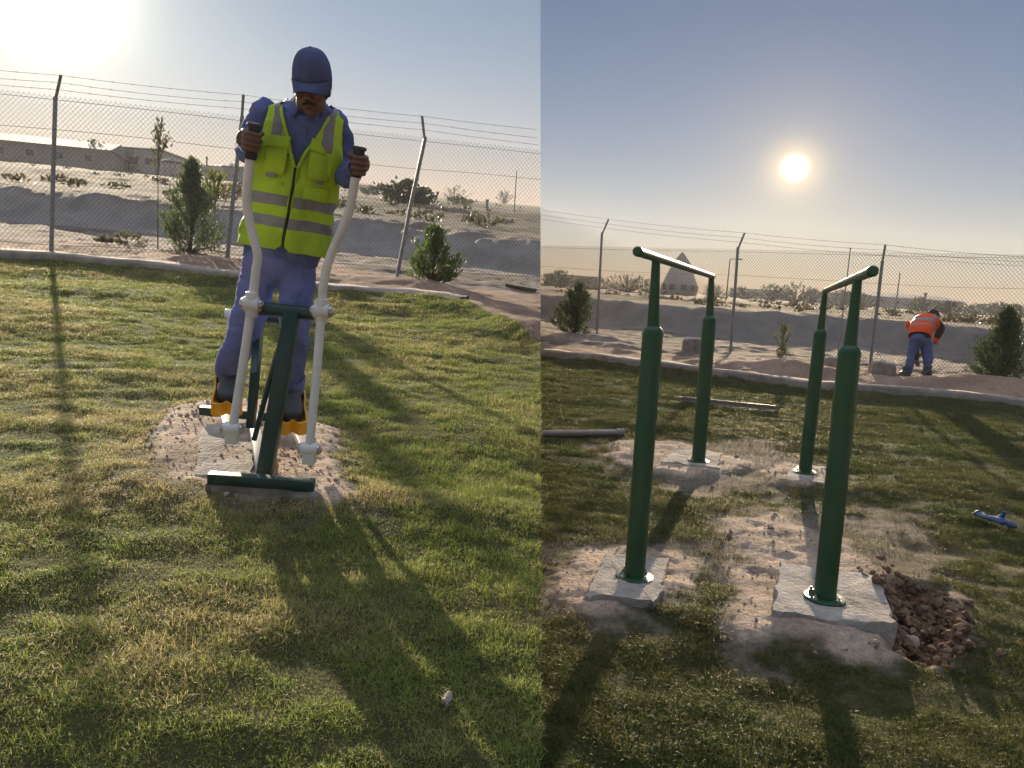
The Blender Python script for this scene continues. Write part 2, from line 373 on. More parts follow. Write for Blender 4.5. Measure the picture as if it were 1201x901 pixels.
def gp(s, b, a, h=0):
    q = PL[s]; z = float(height(s, np.array([b]), np.array([a]))[0]); return q['O']+q['B']*b+q['A']*a+q['d']*z+q['n']*h
def G(s, px, py, h=0): b, a = g2(s, px, py); return gp(s, b, a, h)
def GD(s, px, depth, h=0):       # ground point at a camera depth under image column px (fixed-point on the row)
    lo, hi = 150.0, 1500.0
    for _ in range(50):
        m = (lo+hi)/2
        r = ray(px, m); dn = r.dot(PL[s]['n'])
        t = -PL[s]['h']/dn if dn < -1e-9 else 1e9
        if t > depth: lo = m
        else: hi = m
    return G(s, px, m, h)
def cols_at(s, px):
    (b1, a1), (b2, a2) = g2(s, px, 500), g2(s, px, 900); k = (b1-b2)/(a1-a2); return b1-k*a1, k
def ground(s):
    global cur; cur = s
    px = np.concatenate([np.linspace(-900, -150, 60)[:-1], np.arange(-150, 634.1, 4)]) if s == 'L' else np.concatenate([np.arange(634, 1350, 4), np.linspace(1352, 2100, 60)])
    if s == 'L': px[-1] = 634
    amax = 270 if s == 'L' else 400
    ar = [.75]
    while ar[-1] < amax: ar.append(ar[-1]*(1+(.0065 if ar[-1] < 60 else .03)))
    ar = np.array(ar); ck = np.array([cols_at(s, p) for p in px])
    a = np.repeat(ar[:, None], len(px), 1); b = ck[None, :, 0]+ck[None, :, 1]*a
    z = zones(s, b, a); e, pe, em, pt, th = z; hh = height(s, b, a, z); q = PL[s]
    V = q['O']+b[..., None]*q['B']+a[..., None]*q['A']+hh[..., None]*q['d']
    # base colours of the soils, some with shade painted in
    n = fbm(b*2, a*2, 5); nn = fbm(b*9, a*9, 4); big = fbm(b*.25, a*.4, 4)
    C = lambda c: np.array(c)[None, None, :]
    mixc = lambda x, y, t: x*(1-t[..., None])+y*t[..., None]
    soil = mixc(C((.045, .052, .018)), C((.09, .08, .034)), np.clip(.5+n*1.3, 0, 1))  # lawn soil darkened so the gaps between blades look shaded
    peach = mixc(C((.42, .29, .22)), C((.29, .20, .15)), np.clip(.5+n*1.5+nn*.8, 0, 1))
    dust = mixc(C((.34, .29, .25)), C((.17, .14, .12)), np.clip(.45+n*1.2+nn*1.3, 0, 1))
    tk = 1.75 if s == 'L' else 1.15; emb_shade = mixc(C((.24*tk, .22*tk, .205*tk)), C((.18*tk, .17*tk, .16*tk)), np.clip(.5+n*1.4, 0, 1))  # grey of the shaded embankment face put into its colour, paler on the left
    road = mixc(C((.27, .225, .19)), C((.19, .16, .135)), np.clip(.5+n, 0, 1))
    scrub = mixc(C((.23, .19, .155)), C((.08, .07, .05)), np.clip(.62+big*1.6+n*1.5, 0, 1))
    cem = mixc(C((.50, .39, .31)), C((.30, .235, .18)), np.clip(.5+n*1.2+nn, 0, 1))
    col = mixc(peach, dust, sstep(-.4, .5, pe+n))
    col = mixc(col, emb_shade, sstep(-1.0, -.2, em+n)); w = TILT[s][1]
    col = mixc(col, road, sstep(w-.5, w+.1, em)); col = mixc(col, scrub, sstep(w+2.5, w+4.5, em+n))
    col = col*(.80 if s == 'L' else .86)
    col = mixc(soil, col, sstep(-.03, .05, e+n*.05)); inl = sstep(.05, -.05, e)
    col = mixc(col, mixc(soil, dust, np.clip(.6+nn, 0, 1)), sstep(.15, -.1, th+nn*.6)*inl*(.9 if s == 'R' else .4))
    col = mixc(col, cem, sstep(.05, -.04, pt+nn*.06)*inl)
    if s == 'R': col = mixc(col, C((.24, .135, .08))+0*col, sstep(.05, -.03, sdf(HOLE, b, a)))
    nr, nc = a.shape; idx = np.arange(nr*nc).reshape(nr, nc)
    F = np.stack([idx[:-1, :-1], idx[:-1, 1:], idx[1:, 1:], idx[1:, :-1]], -1).reshape(-1, 4)
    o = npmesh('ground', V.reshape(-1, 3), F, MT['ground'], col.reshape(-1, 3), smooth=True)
    tag(o, kind='structure')
    return V
VL = ground('L'); VR = ground('R')
# the earth bank where the higher plot ends above the lower one
cur = 'R'
top = VL[:, -1, :]; q = PL['L']; dn = PL['L']['d']; drop = np.maximum((top[:, 2]-(-0.9))/dn[2], .6)+1.0
k = 10; Vb = np.stack([top-dn*(drop*i/k)[:, None] for i in range(k+1)], 1)
nb = fbm(np.log(np.arange(len(top))+30.)[:, None]*14+np.zeros((1, k+1)), np.arange(k+1)[None, :]*.9+np.zeros((len(top), 1)), 4)
Vb = Vb-seam_n*(np.abs(nb)*.16*np.minimum(1, np.arange(k+1)/2.0)[None, :]+.004)[..., None]
idx = np.arange(len(top)*(k+1)).reshape(len(top), k+1)
F = np.stack([idx[:-1, :-1], idx[:-1, 1:], idx[1:, 1:], idx[1:, :-1]], -1).reshape(-1, 4)
tag(npmesh('earth_bank', Vb.reshape(-1, 3), F, MT['bank'], smooth=True), kind='structure')

# ------------------------------------------------------------------ kerbs
def kerb(s, pts, w, h):
    global cur; cur = s
    q = poly(s, pts); tt = np.concatenate([[0], np.cumsum(np.hypot(*np.diff(q, axis=0).T))]); n = int(tt[-1]/.06)
    t = np.linspace(0, tt[-1], n); b = np.interp(t, tt, q[:, 0]); a = np.interp(t, tt, q[:, 1])
    db = np.gradient(b); da = np.gradient(a); l = np.hypot(db, da); nx, ny = -da/l, db/l   # to the far side
    prof = [(-.02, -.12), (0, .75), (.06, 1), (.5, 1.02), (.94, 1), (1, .8), (1.02, -.12)]; V = []
    base = height(s, b, a)*.3+.02
    for i, (u, v) in enumerate(prof):
        j = fbm(t*3+i*7.7, t*0+i, 4)*.018; jj = fbm(t*2+i*3.1+50, t*0+i, 4)*.024
        bb = b+nx*(u*w+j); aa = a+ny*(u*w+j); z = base+v*h+jj*(.3+.7*(v > .5))
        Q = PL[s]; V.append(Q['O']+bb[:, None]*Q['B']+aa[:, None]*Q['A']+z[:, None]*Q['d'])
    V = np.stack(V, 1); m = len(prof); idx = np.arange(n*m).reshape(n, m)
    F = np.stack([idx[:-1, :-1], idx[1:, :-1], idx[1:, 1:], idx[:-1, 1:]], -1).reshape(-1, 4)
    tag(npmesh('kerb', V.reshape(-1, 3), F, MT['kerb'], smooth=True), kind='structure')
kerb('L', [(-700, 235), (-300, 276), (0, 305), (110, 315), (200, 324), (290, 337), (390, 350), (480, 357), (540, 366)], .26, .10)
kerb('R', [(634, 420), (700, 427), (760, 434), (850, 447), (950, 459), (1060, 468), (1130, 474), (1201, 482), (1400, 503), (1700, 530)], .22, .12)

# ------------------------------------------------------------------ grass
def grass(s, dens, pxr, seed):
    global cur; cur = s
    r = np.random.default_rng(seed); (c0, k0), (c1, k1) = cols_at(s, pxr[0]), cols_at(s, pxr[1])
    B_, A_ = [], []
    for a0, a1 in zip(*(lambda e: (e[:-1], e[1:]))(np.geomspace(1.3, 16, 60))):
        am = (a0+a1)/2; w = (c1+k1*am)-(c0+k0*am); n = int(w*(a1-a0)*dens*min(1, (3.6/am)**1.6))
        aa = r.uniform(a0, a1, n); B_.append((c0+k0*aa)+r.random(n)*((c1+k1*aa)-(c0+k0*aa))); A_.append(aa)
    b = np.concatenate(B_); a = np.concatenate(A_); e, pe, em, pt, th = z = zones(s, b, a)
    cl = fbm(b*2.2+9, a*2.8, 4); cl2 = fbm(b*9+4, a*11, 3)
    keep = (e < -.02+cl2*.10) & (pt > .02+cl2*.12)
    keep &= r.random(len(b)) < np.clip(1-(.25 if s == 'L' else .86)*sstep(.12, -.1, th+cl2*.5), 0, 1)*np.clip(.72+cl*.7+cl2*.7+.3, .55, 1)
    if s == 'R': keep &= sdf(HOLE, b, a) > 0
    b = b[keep]; a = a[keep]; e, pe, em, pt, th = z = tuple(q[keep] for q in z); cl = cl[keep]; cl2 = cl2[keep]; n = len(b)
    Q = PL[s]; hgt = height(s, b, a, z)
    base = Q['O']+b[:, None]*Q['B']+a[:, None]*Q['A']+(hgt-.004)[:, None]*Q['d']
    far = np.maximum(1, a/4.2)
    ln = (.014+.022*r.random(n)**1.8)*(1+cl*.9+cl2*1.0).clip(.5, 2.0)*(1+.12*(far-1)); wd_ = (.0015+.0012*r.random(n))*far**1.0
    ang = r.random(n)*2*math.pi; ti = .35+1.05*r.random(n)
    d0 = np.stack([np.cos(ang), np.sin(ang)], 1); h3 = d0[:, :1]*Q['B']+d0[:, 1:]*Q['A']; up = Q['n'][None, :]
    ang2 = ang+math.pi/2+r.normal(0, .6, n); sd = np.cos(ang2)[:, None]*Q['B']+np.sin(ang2)[:, None]*Q['A']
    m1 = base+up*(ln*.55*np.cos(ti*.6))[:, None]+h3*(ln*.55*np.sin(ti*.6))[:, None]
    tip = m1+up*(ln*.5*np.cos(ti*1.5))[:, None]+h3*(ln*.5*np.sin(ti*1.5))[:, None]
    w = wd_[:, None]*sd/2
    V = np.stack([base-w, base+w, m1+w*.85, m1-w*.85, tip], 1).reshape(-1, 3)
    i = np.arange(n)[:, None]*5
    F = np.concatenate([i+np.array([[0, 1, 2]]), i+np.array([[0, 2, 3]]), i+np.array([[3, 2, 4]])])
    dry = np.clip(.30+cl*.8+fbm(b*1.1+20, a*1.3, 3)*.6+.5*sstep(.3, -.1, th), 0.03, .9); isdry = r.random(n) < dry
    v = r.random(n)[:, None]
    green = (1-v)*np.array([.085, .135, .024])+v*np.array([.185, .235, .046])
    straw = (1-v)*np.array([.17, .165, .06])+v*np.array([.34, .315, .13])
    c = np.where(isdry[:, None], straw, green)*(.8+.4*r.random((n, 1)))
    dz = (sstep(.12, -.15, th+cl2*.3)*(.85 if s == 'R' else .15))[:, None]; c = c*(1-dz)+np.array([.40, .34, .25])*(.7+.5*r.random((n, 1)))*dz
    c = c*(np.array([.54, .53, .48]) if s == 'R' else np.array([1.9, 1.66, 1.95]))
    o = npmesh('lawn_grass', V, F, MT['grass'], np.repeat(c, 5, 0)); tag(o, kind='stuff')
    print('grass', s, n)
import os
GD_ = float(os.environ.get('GDENS', '1'))
grass('L', 42000*GD_, (-100, 634), 3); grass('R', 42000*GD_, (634, 1420), 4)
# ------------------------------------------------------------------ fences
def clip_seam(A, B, s):
    sg = -1 if s == 'L' else 1; a = ((A-CAM)@seam_n)*sg-.003; b = ((B-CAM)@seam_n)*sg-.003
    k = (a > 0) | (b > 0); A, B, a, b = A[k].copy(), B[k].copy(), a[k], b[k]
    t = (a/(a-b+1e-12))[:, None]; X = A+(B-A)*t
    A = np.where((a <= 0)[:, None], X, A); B = np.where((b <= 0)[:, None], X, B); ok = np.linalg.norm(B-A, axis=1) > 1e-4
    return A[ok], B[ok]
def fence(s, line, posts, htop, hbarb, label, hidden_end):
    """line: two px points of the foot line; posts: (foot px, bend px or None, tip px)"""
    global cur; cur = s
    A0 = flat(s, *line[0]); A1 = flat(s, *line[1]); n = PL[s]['n']; up = np.array([0, 0, 1.])
    T = nrm(A1-A0)
    def s_at(px):      # where image column px meets the fence line
        cn = np.cross(ray(px, 0), ray(px, 900)); return -((A0-CAM).dot(cn))/T.dot(cn)
    root = thing('chain_link_fence', A0, label, 'fence')
    s0, s1 = (s_at(-420), s_at(634)+.4) if s == 'L' else (s_at(634)-.6, s_at(1500)); PT = []
    def foot(t):
        p = A0+T*t; b, a = two(s, p); return gp(s, b, a, -.03)
    for (fx, bend, tip) in posts:
        if (s == 'L') == (fx > 634): hid = True
        else: hid = False
        t = s_at(fx); p = A0+T*t; dep = to_px(p)[2]
        b = P(*bend, dep); tp = P(*tip, dep-.12); f = foot(t)
        PT.append((t, b, tp))
        if hid: continue
        pb = MB(); pb.tube([f-up*.2, f+(b-f)*.5, b], .03, 10); po = pb.build('post', MT['galv'], root)
        ar = MB(); ar.rect([b-nrm(b-f)*.05, tp], .04, .012, up=ray(*tip)); ar.rect([b-nrm(b-f)*.05+ray(*tip)*.02/10, tp], .008, .035, up=ray(*tip)); ar.build('arm', MT['galv'], po)
    PT.sort(key=lambda q: q[0]); ts = np.array([q[0] for q in PT])
    def strand(fr, sagk, seed):
        n_ = int((s1-s0)/.12); tt = np.linspace(s0, s1, n_); pts = np.array([q[1]*(1-fr)+q[2]*fr for q in PT])
        out = []
        for t in tt:
            if t <= ts[0] or t >= ts[-1]:
                i = 0 if t <= ts[0] else len(ts)-2; u = (t-ts[i])/(ts[i+1]-ts[i])
                e = 0 if t <= ts[0] else -1; other = 1 if t <= ts[0] else -2
                dirv = T*1.0; p = pts[e]+T*(t-ts[e]); sg = 0
                p = p+n*0
            else:
                i = int(np.searchsorted(ts, t))-1; u = (t-ts[i])/(ts[i+1]-ts[i]); p = pts[i]*(1-u)+pts[i+1]*u; sg = 4*u*(1-u)*sagk
            out.append(p-up*sg)
        return np.array(out)
    for fr, sg, sd in ((.34, .02, 1), (.66, .03, 2), (.98, .02, 3)):
        q = strand(fr, sg, sd); sgn = -1 if s == 'L' else 1; q = q[((q-CAM)@seam_n)*sgn > .004]; V, F = segs(q[:-1], q[1:], .0032)
        c = q[1:-1:2]; m = len(c); rj = rng.normal(0, 1, (m, 3)); rj /= np.linalg.norm(rj, axis=1)[:, None]
        V2, F2 = segs(c-rj*.017, c+rj*.017, .0022); ur = np.cross(rj, T); ur /= np.linalg.norm(ur, axis=1)[:, None]; V3, F3 = segs(c-ur*.017, c+ur*.017, .0022)
        npmesh('barbed_wire', np.concatenate([V, V2, V3]), np.concatenate([F, F2+len(V), F3+len(V)+len(V2)]), MT['wire'], parent=root)
    # woven mesh: two families of slanting wires
    cw, ch = .064, .072; k = ch/cw; hh = htop
    ns = int((s1-s0)/.3)+2; tt = np.linspace(s0-3, s1+3, ns+20); gz = np.array([foot(t) for t in tt])
    def pt(t, z):
        base = np.stack([np.interp(t, tt, gz[:, i]) for i in range(3)], -1); tl = A0+T*np.asarray(t)[:, None]
        base = tl+(n*.05); bul = np.sin(np.asarray(t)*1.3)*.02*(np.asarray(z)/hh)
        return base+up*np.asarray(z)[:, None]+np.cross(T, up)*bul[:, None]
    AA, BB = [], []
    st = np.arange(s0-hh/k-cw, s1+hh/k+cw, cw); steps = 4
    for sign in (1, -1):
        for j in range(steps):
            z0 = hh*j/steps; z1 = hh*(j+1)/steps
            if sign > 0: a_, b_ = st+z0/k, st+z1/k
            else: a_, b_ = st-z0/k, st-z1/k
            ok = (np.minimum(a_, b_) >= s0-.01) & (np.maximum(a_, b_) <= s1)
            a_, b_ = a_[ok], b_[ok]; AA.append(pt(a_, np.full(len(a_), z0))); BB.append(pt(b_, np.full(len(b_), z1)))
            if j == steps-1:
                e_ = b_+sign*.03/k; AA.append(pt(b_, np.full(len(b_), z1))); BB.append(pt(e_, np.full(len(b_), z1+.035)))
    V, F = segs(*clip_seam(np.concatenate(AA), np.concatenate(BB), s), .0024 if s == 'L' else .0032)
    npmesh('wire_mesh', V, F, MT['wire'], parent=root)
    for z, w in ((1.66, .035), (hh-.03, .008), (.12, .02)):
        q = np.linspace(s0, s1, 90); zz = z+.5*w*np.sin(q*1.1+z)+w*fbm(q*.5, q*0+z, 2); c = pt(q, zz); V, F = segs(*clip_seam(c[:-1], c[1:], s), .0035)
        npmesh('tension_wire', V, F, MT['wire'], parent=root)
    return root, A0, T, s_at
fence('L', [(-420, 268), (634, 338)], [(-170, (-150, 92), (-146, 66)), (60, (65, 114), (71.5, 88)), (266, (284, 136), (285.5, 111)), (463, (499, 161), (495, 136)), (700, (725, 190), (724, 160))], 2.10, 2.43,
      'chain link fence behind the man on the exercise machine, topped with three barbed strands', 634)
fence('R', [(634, 391), (1201, 461)], [(560, (560, 250), (568, 235)), (700, (706, 273), (714, 257)), (857, (865.5, 290), (873.5, 273)), (1020, (1035, 306), (1038.5, 287)), (1196, (1212, 318), (1214, 302)), (1370, (1395, 334), (1400, 318))], 2.20, 2.53,
      'chain link fence behind the two green bars and the stooping worker in orange', 1700)

# ------------------------------------------------------------------ parallel bars
cur = 'R'
def disc(c, r, h, up, seg=28):
    m = MB(); m.tube([c, c+up*h], r, seg); return m
def bar_set(near_foot, near_sh, near_top, far_foot, far_sh, far_top, end_near, end_far, label, z_near, wn, wf):
    Z = np.array([0, 0, 1.])
    f1 = flat('R', *near_foot, z_near[0]); f2 = flat('R', *far_foot, z_near[1])
    root = thing('parallel_bar', f1, label, 'exercise bar', 'green parallel bars on the lawn')
    tops = []
    for f, sh, tp, w in ((f1, near_sh, near_top, wn), (f2, far_sh, far_top, wf)):
        dep = to_px(f)[2]; hs = P(*sh, dep*.985); ht = P(*tp, dep*.975); tops.append(ht)
        # straighten: the cone goes on along the same axis
        k = w/2*dep/FP; ax = nrm(hs-f)
        p = MB(); p.tube([f+Z*.004, hs], k, 32); pst = p.build('post', MT['green'], root)
        q = MB(); q.tube([hs-ax*.003, hs+ax*.012, hs+ax*.03, hs+ax*.04], [k*1.03, k*1.03, k*.86, k*.66], 32); q.tube([hs+ax*.035, hs+(ht-hs)*.5, ht], [k*.62, k*.50, k*.40], 28)
        q.build('upper_tube', MT['green'], pst)
        d = disc(f-Z*.002, .083, .010, Z); fl = d.build('flange', MT['green'], root, bevel=.002)
        for i in range(4):
            a = .6+i*math.pi/2; c = f+Z*.008+np.array([math.cos(a), math.sin(a), 0])*.066
            bm_ = MB(); bm_.tube([c, c+Z*.009], .011, 6); bm_.tube([c+Z*.009, c+Z*.020], .0055, 10); bm_.build('bolt', MT['chrome'], root, smooth=False)
    dirv = nrm(tops[1]-tops[0]); tt_ = np.linspace(0, .8, 400); e1 = tops[0]-dirv*tt_[int(np.argmin([abs(to_px(tops[0]-dirv*q)[0]-end_near[0]) for q in tt_]))]+Z*.006; e2 = tops[1]+dirv*.10+Z*.006
    b = MB(); n = 24; ps = [e1+(e2-e1)*i/n for i in range(n+1)]; b.tube(ps, .0185, 24); b.build('handrail', MT['green'], root)
    for e, sg in ((e1, -1), (e2, 1)):
        c = MB(); c.tube([e-dirv*.012*sg, e+dirv*.006*sg, e+dirv*.011*sg], [.0195, .0195, .014], 24); c.build('end_cap', MT['green'], root)
    return root, f1, f2
padh = .035
bars_l = bar_set((744, 677), (765.5, 394), (769.5, 304), (819, 541), (832, 377), (834.5, 325), (748, 297.5), (842, 325), 'green handrail bar standing on a small square concrete footing, a sandy patch round its foot', (.05, .026), 24, 15.5)
bars_r = bar_set((967, 702), (996, 417), (1006, 327), (944, 554), (962, 393), (968, 342), (1023, 321), (962, 342), 'green handrail bar bolted to the exposed concrete block beside the dug hole of clods', (.07, .024), 25, 14.5)

def pad(s, corners, ztop, thick, name, label, jag=.02, seed=0):
    global cur; cur = s
    q = PL[s]; pts2 = np.array([g2(s, *c, ztop) for c in corners]); cen = pts2.mean(0); V = []; r = np.random.default_rng(seed)
    # subdivided outline with slightly broken edge
    out = []
    for i in range(len(pts2)):
        a_, b_ = pts2[i], pts2[(i+1) % len(pts2)]
        m = 12
        for j in range(m): out.append(a_+(b_-a_)*j/m+r.normal(0, jag*.35, 2))
    out = np.array(out); n = len(out); rings = []
    lv = [(1.0, -thick), (1.0, -thick*.45), (1.0, -.010), (.985, 0.0), (.8, .001), (.45, .0), (.1, .001)]
    for k, (sc_, z) in enumerate(lv):
        o2 = cen+(out-cen)*sc_; nz = fbm(o2[:, 0]*14, o2[:, 1]*14, 4)*.012 if k > 2 else fbm(o2[:, 0]*20+k, o2[:, 1]*20, 2)*.012
        zz = ztop+z+(nz if k > 2 else 0)
        if k <= 2: o2 = o2+nz[:, None]*nrm_rows(o2-cen)
        rings.append(q['O']+o2[:, :1]*q['B']+o2[:, 1:]*q['A']+(np.zeros(n)+zz)[:, None]*q['n'])
    m = MB(); V = np.concatenate(rings); F = [(k*n+i, k*n+(i+1) % n, (k+1)*n+(i+1) % n, (k+1)*n+i) for k in range(len(lv)-1) for i in range(n)]+[tuple((len(lv)-1)*n+i for i in range(n))]
    m.add(V, F); o = m.build(name, MT['pad'], None); tag(o, label, 'concrete footing'); return o
def nrm_rows(v): return v/np.maximum(np.linalg.norm(v, axis=1), 1e-9)[:, None]
pad('R', [(686, 697), (771, 706), (785, 654), (711, 650)], .05, .12, 'concrete_footing', 'rough square concrete footing sunk in sand, nearest the thick grey pipe', seed=1)
pad('R', [(905, 716), (1048, 733), (1034, 676), (916, 659)], .07, .26, 'concrete_footing', 'large exposed concrete block whose front edge overhangs the hole full of clods', seed=2)
pad('R', [(775, 541), (842, 549), (846, 531), (790, 527)], .026, .12, 'concrete_footing', 'whitish footing under the far post nearest the loose steel strip', seed=3)
pad('R', [(922, 562), (966, 566), (968, 549), (928, 546)], .024, .12, 'concrete_footing', 'smallest footing, under the far post of the bar beside the hole', seed=4)

# clods of earth in the hole and stones
def rock_v(c, r, seed, seg=10, rings=7, sq=(1, 1, .7)):
    rr = np.random.default_rng(seed); m = MB(); m.ell((0, 0, 0), 1, seg=seg, rings=rings); V = np.concatenate(m.v)
    o = rr.random(3)*50; d = 1+.85*(fbm(V[:, 0]*1.3+o[0]+V[:, 2], V[:, 1]*1.3+o[1]-V[:, 2]*.7, 3))
    R_ = np.linalg.qr(rr.normal(0, 1, (3, 3)))[0]
    return (V*d[:, None]*np.array(sq))@R_*r+np.asarray(c), m.f
cur = 'R'
mb = MB(); r = np.random.default_rng(11)
for i in range(1300):
    t, u = r.random(2); p = HOLE[0]*(1-t)*(1-u)+HOLE[2]*t*(1-u)+HOLE[4]*t*u+HOLE[6]*(1-t)*u
    p = HOLE.mean(0)+(r.random(2)-.5)*np.ptp(HOLE, axis=0)*1.25
    sd_ = sdf(HOLE, np.array([p[0]]), np.array([p[1]]))[0]
    if sd_ > .0 and (r.random() > math.exp(-sd_/.03) or p[0] < HOLE[:, 0].min()+.03): continue
    rad = float(np.clip(r.lognormal(-4.35, .5), .005, .034)); k = gp('R', *p); lift = .0+.10*max(0, 1-abs(p[0]-HOLE[:, 0].mean())/.25)*r.random()
    V, F = rock_v(k+np.array([0, 0, lift+rad*.3]), rad, i, 7, 5, (1.15, .85, .7)); mb.add(V, F)
tag(mb.build('rubble', MT['clod'], None, smooth=False), kind='stuff')
def stone(s, px, py, rad, label, sq=(1, .8, .7), m='rock', group=None, name='stone', seed=0, cat='stone'):
    global cur; cur = s
    q = MB(); V, F = rock_v(G(s, px, py)+PL[s]['n']*rad*.45, rad, seed, 18, 12, sq); q.add(V, F); return tag(q.build(name, MT[m], None), label, cat, group)
stone('R', 1062, 728, .050, 'fist sized squarish stone on top of the clods beside the big concrete block', seed=5)
stone('R', 1000, 744, .016, 'pebble leaning on the front of the big concrete block, closest to the post', seed=6)
stone('R', 1023, 766, .018, 'pebble at the foot of the block below its overhanging corner', seed=7)
stone('L', 524, 821, .020, 'small pale stone lying on the grass in the shadow of the man', seed=8, sq=(1.2, .9, .7), m='pad')
stone('L', 320, 596, .007, 'tiny white pebble in the grass just in front of the machine base', seed=9, m='pad')
# crumbs of mortar and soil on the bare patches
for s_ in 'LR':
    cur = s_; mb = MB(); r = np.random.default_rng(31); n_ = 0; (b0, a0), (b1, a1) = np.min([p.min(0) for p in PATCH2[s_]], 0)-.2, np.max([p.max(0) for p in PATCH2[s_]], 0)+.2
    N_ = 16000; bb_ = r.uniform(b0, b1, N_); aa_ = r.uniform(a0, a1, N_); pt_ = zones(s_, bb_, aa_)[3]; th_ = zones(s_, bb_, aa_)[4]; hz_ = height(s_, bb_, aa_); q_ = PL[s_]
    for i in range(N_):
        if pt_[i] > .05 and not (s_ == 'R' and th_[i] < 0 and r.random() < .15): continue
        if s_ == 'R' and sdf(HOLE, np.array([bb_[i]]), np.array([aa_[i]]))[0] < 0: continue
        rad = float(np.clip(r.lognormal(-5.75, .6), .0018, .016)); V, F = rock_v(q_['O']+q_['B']*bb_[i]+q_['A']*aa_[i]+q_['d']*(hz_[i]+rad*.3), rad, i % 97, 5, 4, (1.1, .9, .7)); mb.add(V, F); n_ += 1
        if n_ >= 1100: break
    tag(mb.build('gravel', MT['rock'], None, smooth=False, fix=False), kind='stuff')
# loose blocks along the far kerb
def block(px, py, w, h, label, band=False, seed=0, m='kerb'):
    global cur; cur = 'R'
    b = G('R', px, py); dep = to_px(b)[2]; W_ = w*dep/FP; H_ = h*dep/FP; rr = np.random.default_rng(seed); ang = rr.uniform(-.3, .3)
    A = np.array([[math.cos(ang), math.sin(ang), 0], [-math.sin(ang), math.cos(ang), 0], [0, 0, 1.]])
    q = MB(); n = 8; V = []; q.tube([b-A[1]*W_*.4+A[2]*H_*.45, b+A[1]*W_*.05+A[2]*H_*.46, b+A[1]*W_*.45+A[2]*H_*.45], [W_*.62, W_*.66, W_*.6], 24, sq=(H_/W_, .92), up=(0, 0, 1), n=5)
    me = remesh(q, .018, 1, 'concrete_lump'); mesh_wrinkle(me, .035, 7, (1, 1, 1), seed); me.materials.append(MT[m]); o = put('concrete_lump', me)
    tag(o, label, 'concrete lump')
    if band:
        s_ = MB(); c = b-A[1]*(W_*.60)+A[2]*H_*.68; s_.box(c, W_*.62, .012, H_*.13, A); s_.build('dark_stripe', MT['galv'], o)
    return o
block(811, 419, 19, 17, 'pale block with a dark stripe on its face, beyond the left bar', True, 1, 'pad')
block(975, 439, 17, 13, 'dusty concrete lump half hidden behind the right bar posts', False, 2)
block(1033, 449, 23, 17, 'broken concrete lump on the kerb just left of the stooping worker', False, 3)

# ------------------------------------------------------------------ things lying on the grass
cur = 'R'
a_, b_ = G('R', 560, 514, .035), G('R', 728, 511, .04); T_ = nrm(b_-a_)
# keep the pipe on its own plot: start just right of the bank
t0 = next(t for t in np.linspace(0, 1, 400) if to_px(a_+(b_-a_)*t)[0] > 635)
a_ = a_+(b_-a_)*t0
r0 = thing('steel_pipe', a_, 'thick grey pipe lying on the grass left of the footings', 'pipe')
m = MB(); m.tube([a_, a_*.5+b_*.5, b_], .033, 20); m.build('pipe_wall', MT['pipe'], r0)
m = MB(); m.tube([b_-T_*.05, b_+T_*.012], .041, 20); m.build('socket', MT['pipe'], r0); m = MB(); c = b_+T_*.01+np.array([0, 0, .028]); m.box(c, .05, .03, .03, [T_, np.cross([0, 0, 1], T_), np.array([0, 0, 1.])]); m.build('lug', MT['rock'], r0, bevel=.006)
a_, b_ = G('R', 797, 471, .02), G('R', 913, 484, .02); T_ = nrm(b_-a_); S_ = np.cross([0, 0, 1], T_)
r0 = thing('steel_strip', a_, 'long thin steel angle strip lying on the grass behind the left bar', 'steel strip')
m = MB(); m.box((a_+b_)/2, np.linalg.norm(b_-a_), .05, .006, [T_, S_, np.array([0, 0, 1.])]); m.box((a_+b_)/2+S_*.022+np.array([0, 0, .022]), np.linalg.norm(b_-a_), .006, .05, [T_, S_, np.array([0, 0, 1.])]); m.build('angle_section', MT['pipe'], r0, smooth=False)
m = MB(); m.box(a_+np.array([0, 0, .03]), .05, .06, .04, [T_, S_, np.array([0, 0, 1.])]); m.build('end_bracket', MT['pad'], r0, bevel=.004)
# work glove
g0 = G('R', 1165, 616, .0); dep = to_px(g0)[2]; q = PL['R']
ax = nrm(G('R', 1197, 622)-G('R', 1133, 604)); ax = nrm(ax*[1, 1, 0]); sd = np.cross([0, 0, 1.], ax); up = np.array([0, 0, 1.])
gl = thing('work_glove', g0, 'crumpled blue work glove lying palm up on the grass', 'glove'); gc = g0+up*.045
m = MB(); m.tube([gc-ax*.02+up*.004, gc+ax*.03+up*.006, gc+ax*.065], [.045, .046, .042], 18, sq=(.34, 1), up=up)
for i, (o_, l_) in enumerate(((-.032, .060), (-.011, .075), (.011, .07), (.031, .055))):
    bse = gc+ax*.055+sd*o_; m.tube([bse, bse+ax*l_*.5+up*(.010-.004*i), bse+ax*l_+up*(-.008)], [.0125, .0125, .0095], 12)
m.tube([gc+ax*.0+sd*.03, gc+ax*.025+sd*.05+up*.03, gc+ax*.03+sd*.05+up*.055], [.015, .014, .011], 12)
me = remesh(m, .0035, 3, 'palm'); mesh_wrinkle(me, .006, 30, (1, 1, .6), 3); me.materials.append(MT['glove']); put('palm', me, gl)
m = MB(); m.tube([gc-ax*.10+up*.012, gc-ax*.06+up*.004, gc-ax*.015+up*.004], [.043, .037, .042], 20, sq=(.42, 1), up=up, cap=False); me = m.mesh('cuff', [MT['glovek']]); mesh_wrinkle(me, .008, 25, (1, 1, .5), 8); o = put('cuff', me, gl); sm = o.modifiers.new('s', 'SOLIDIFY'); sm.thickness = .003
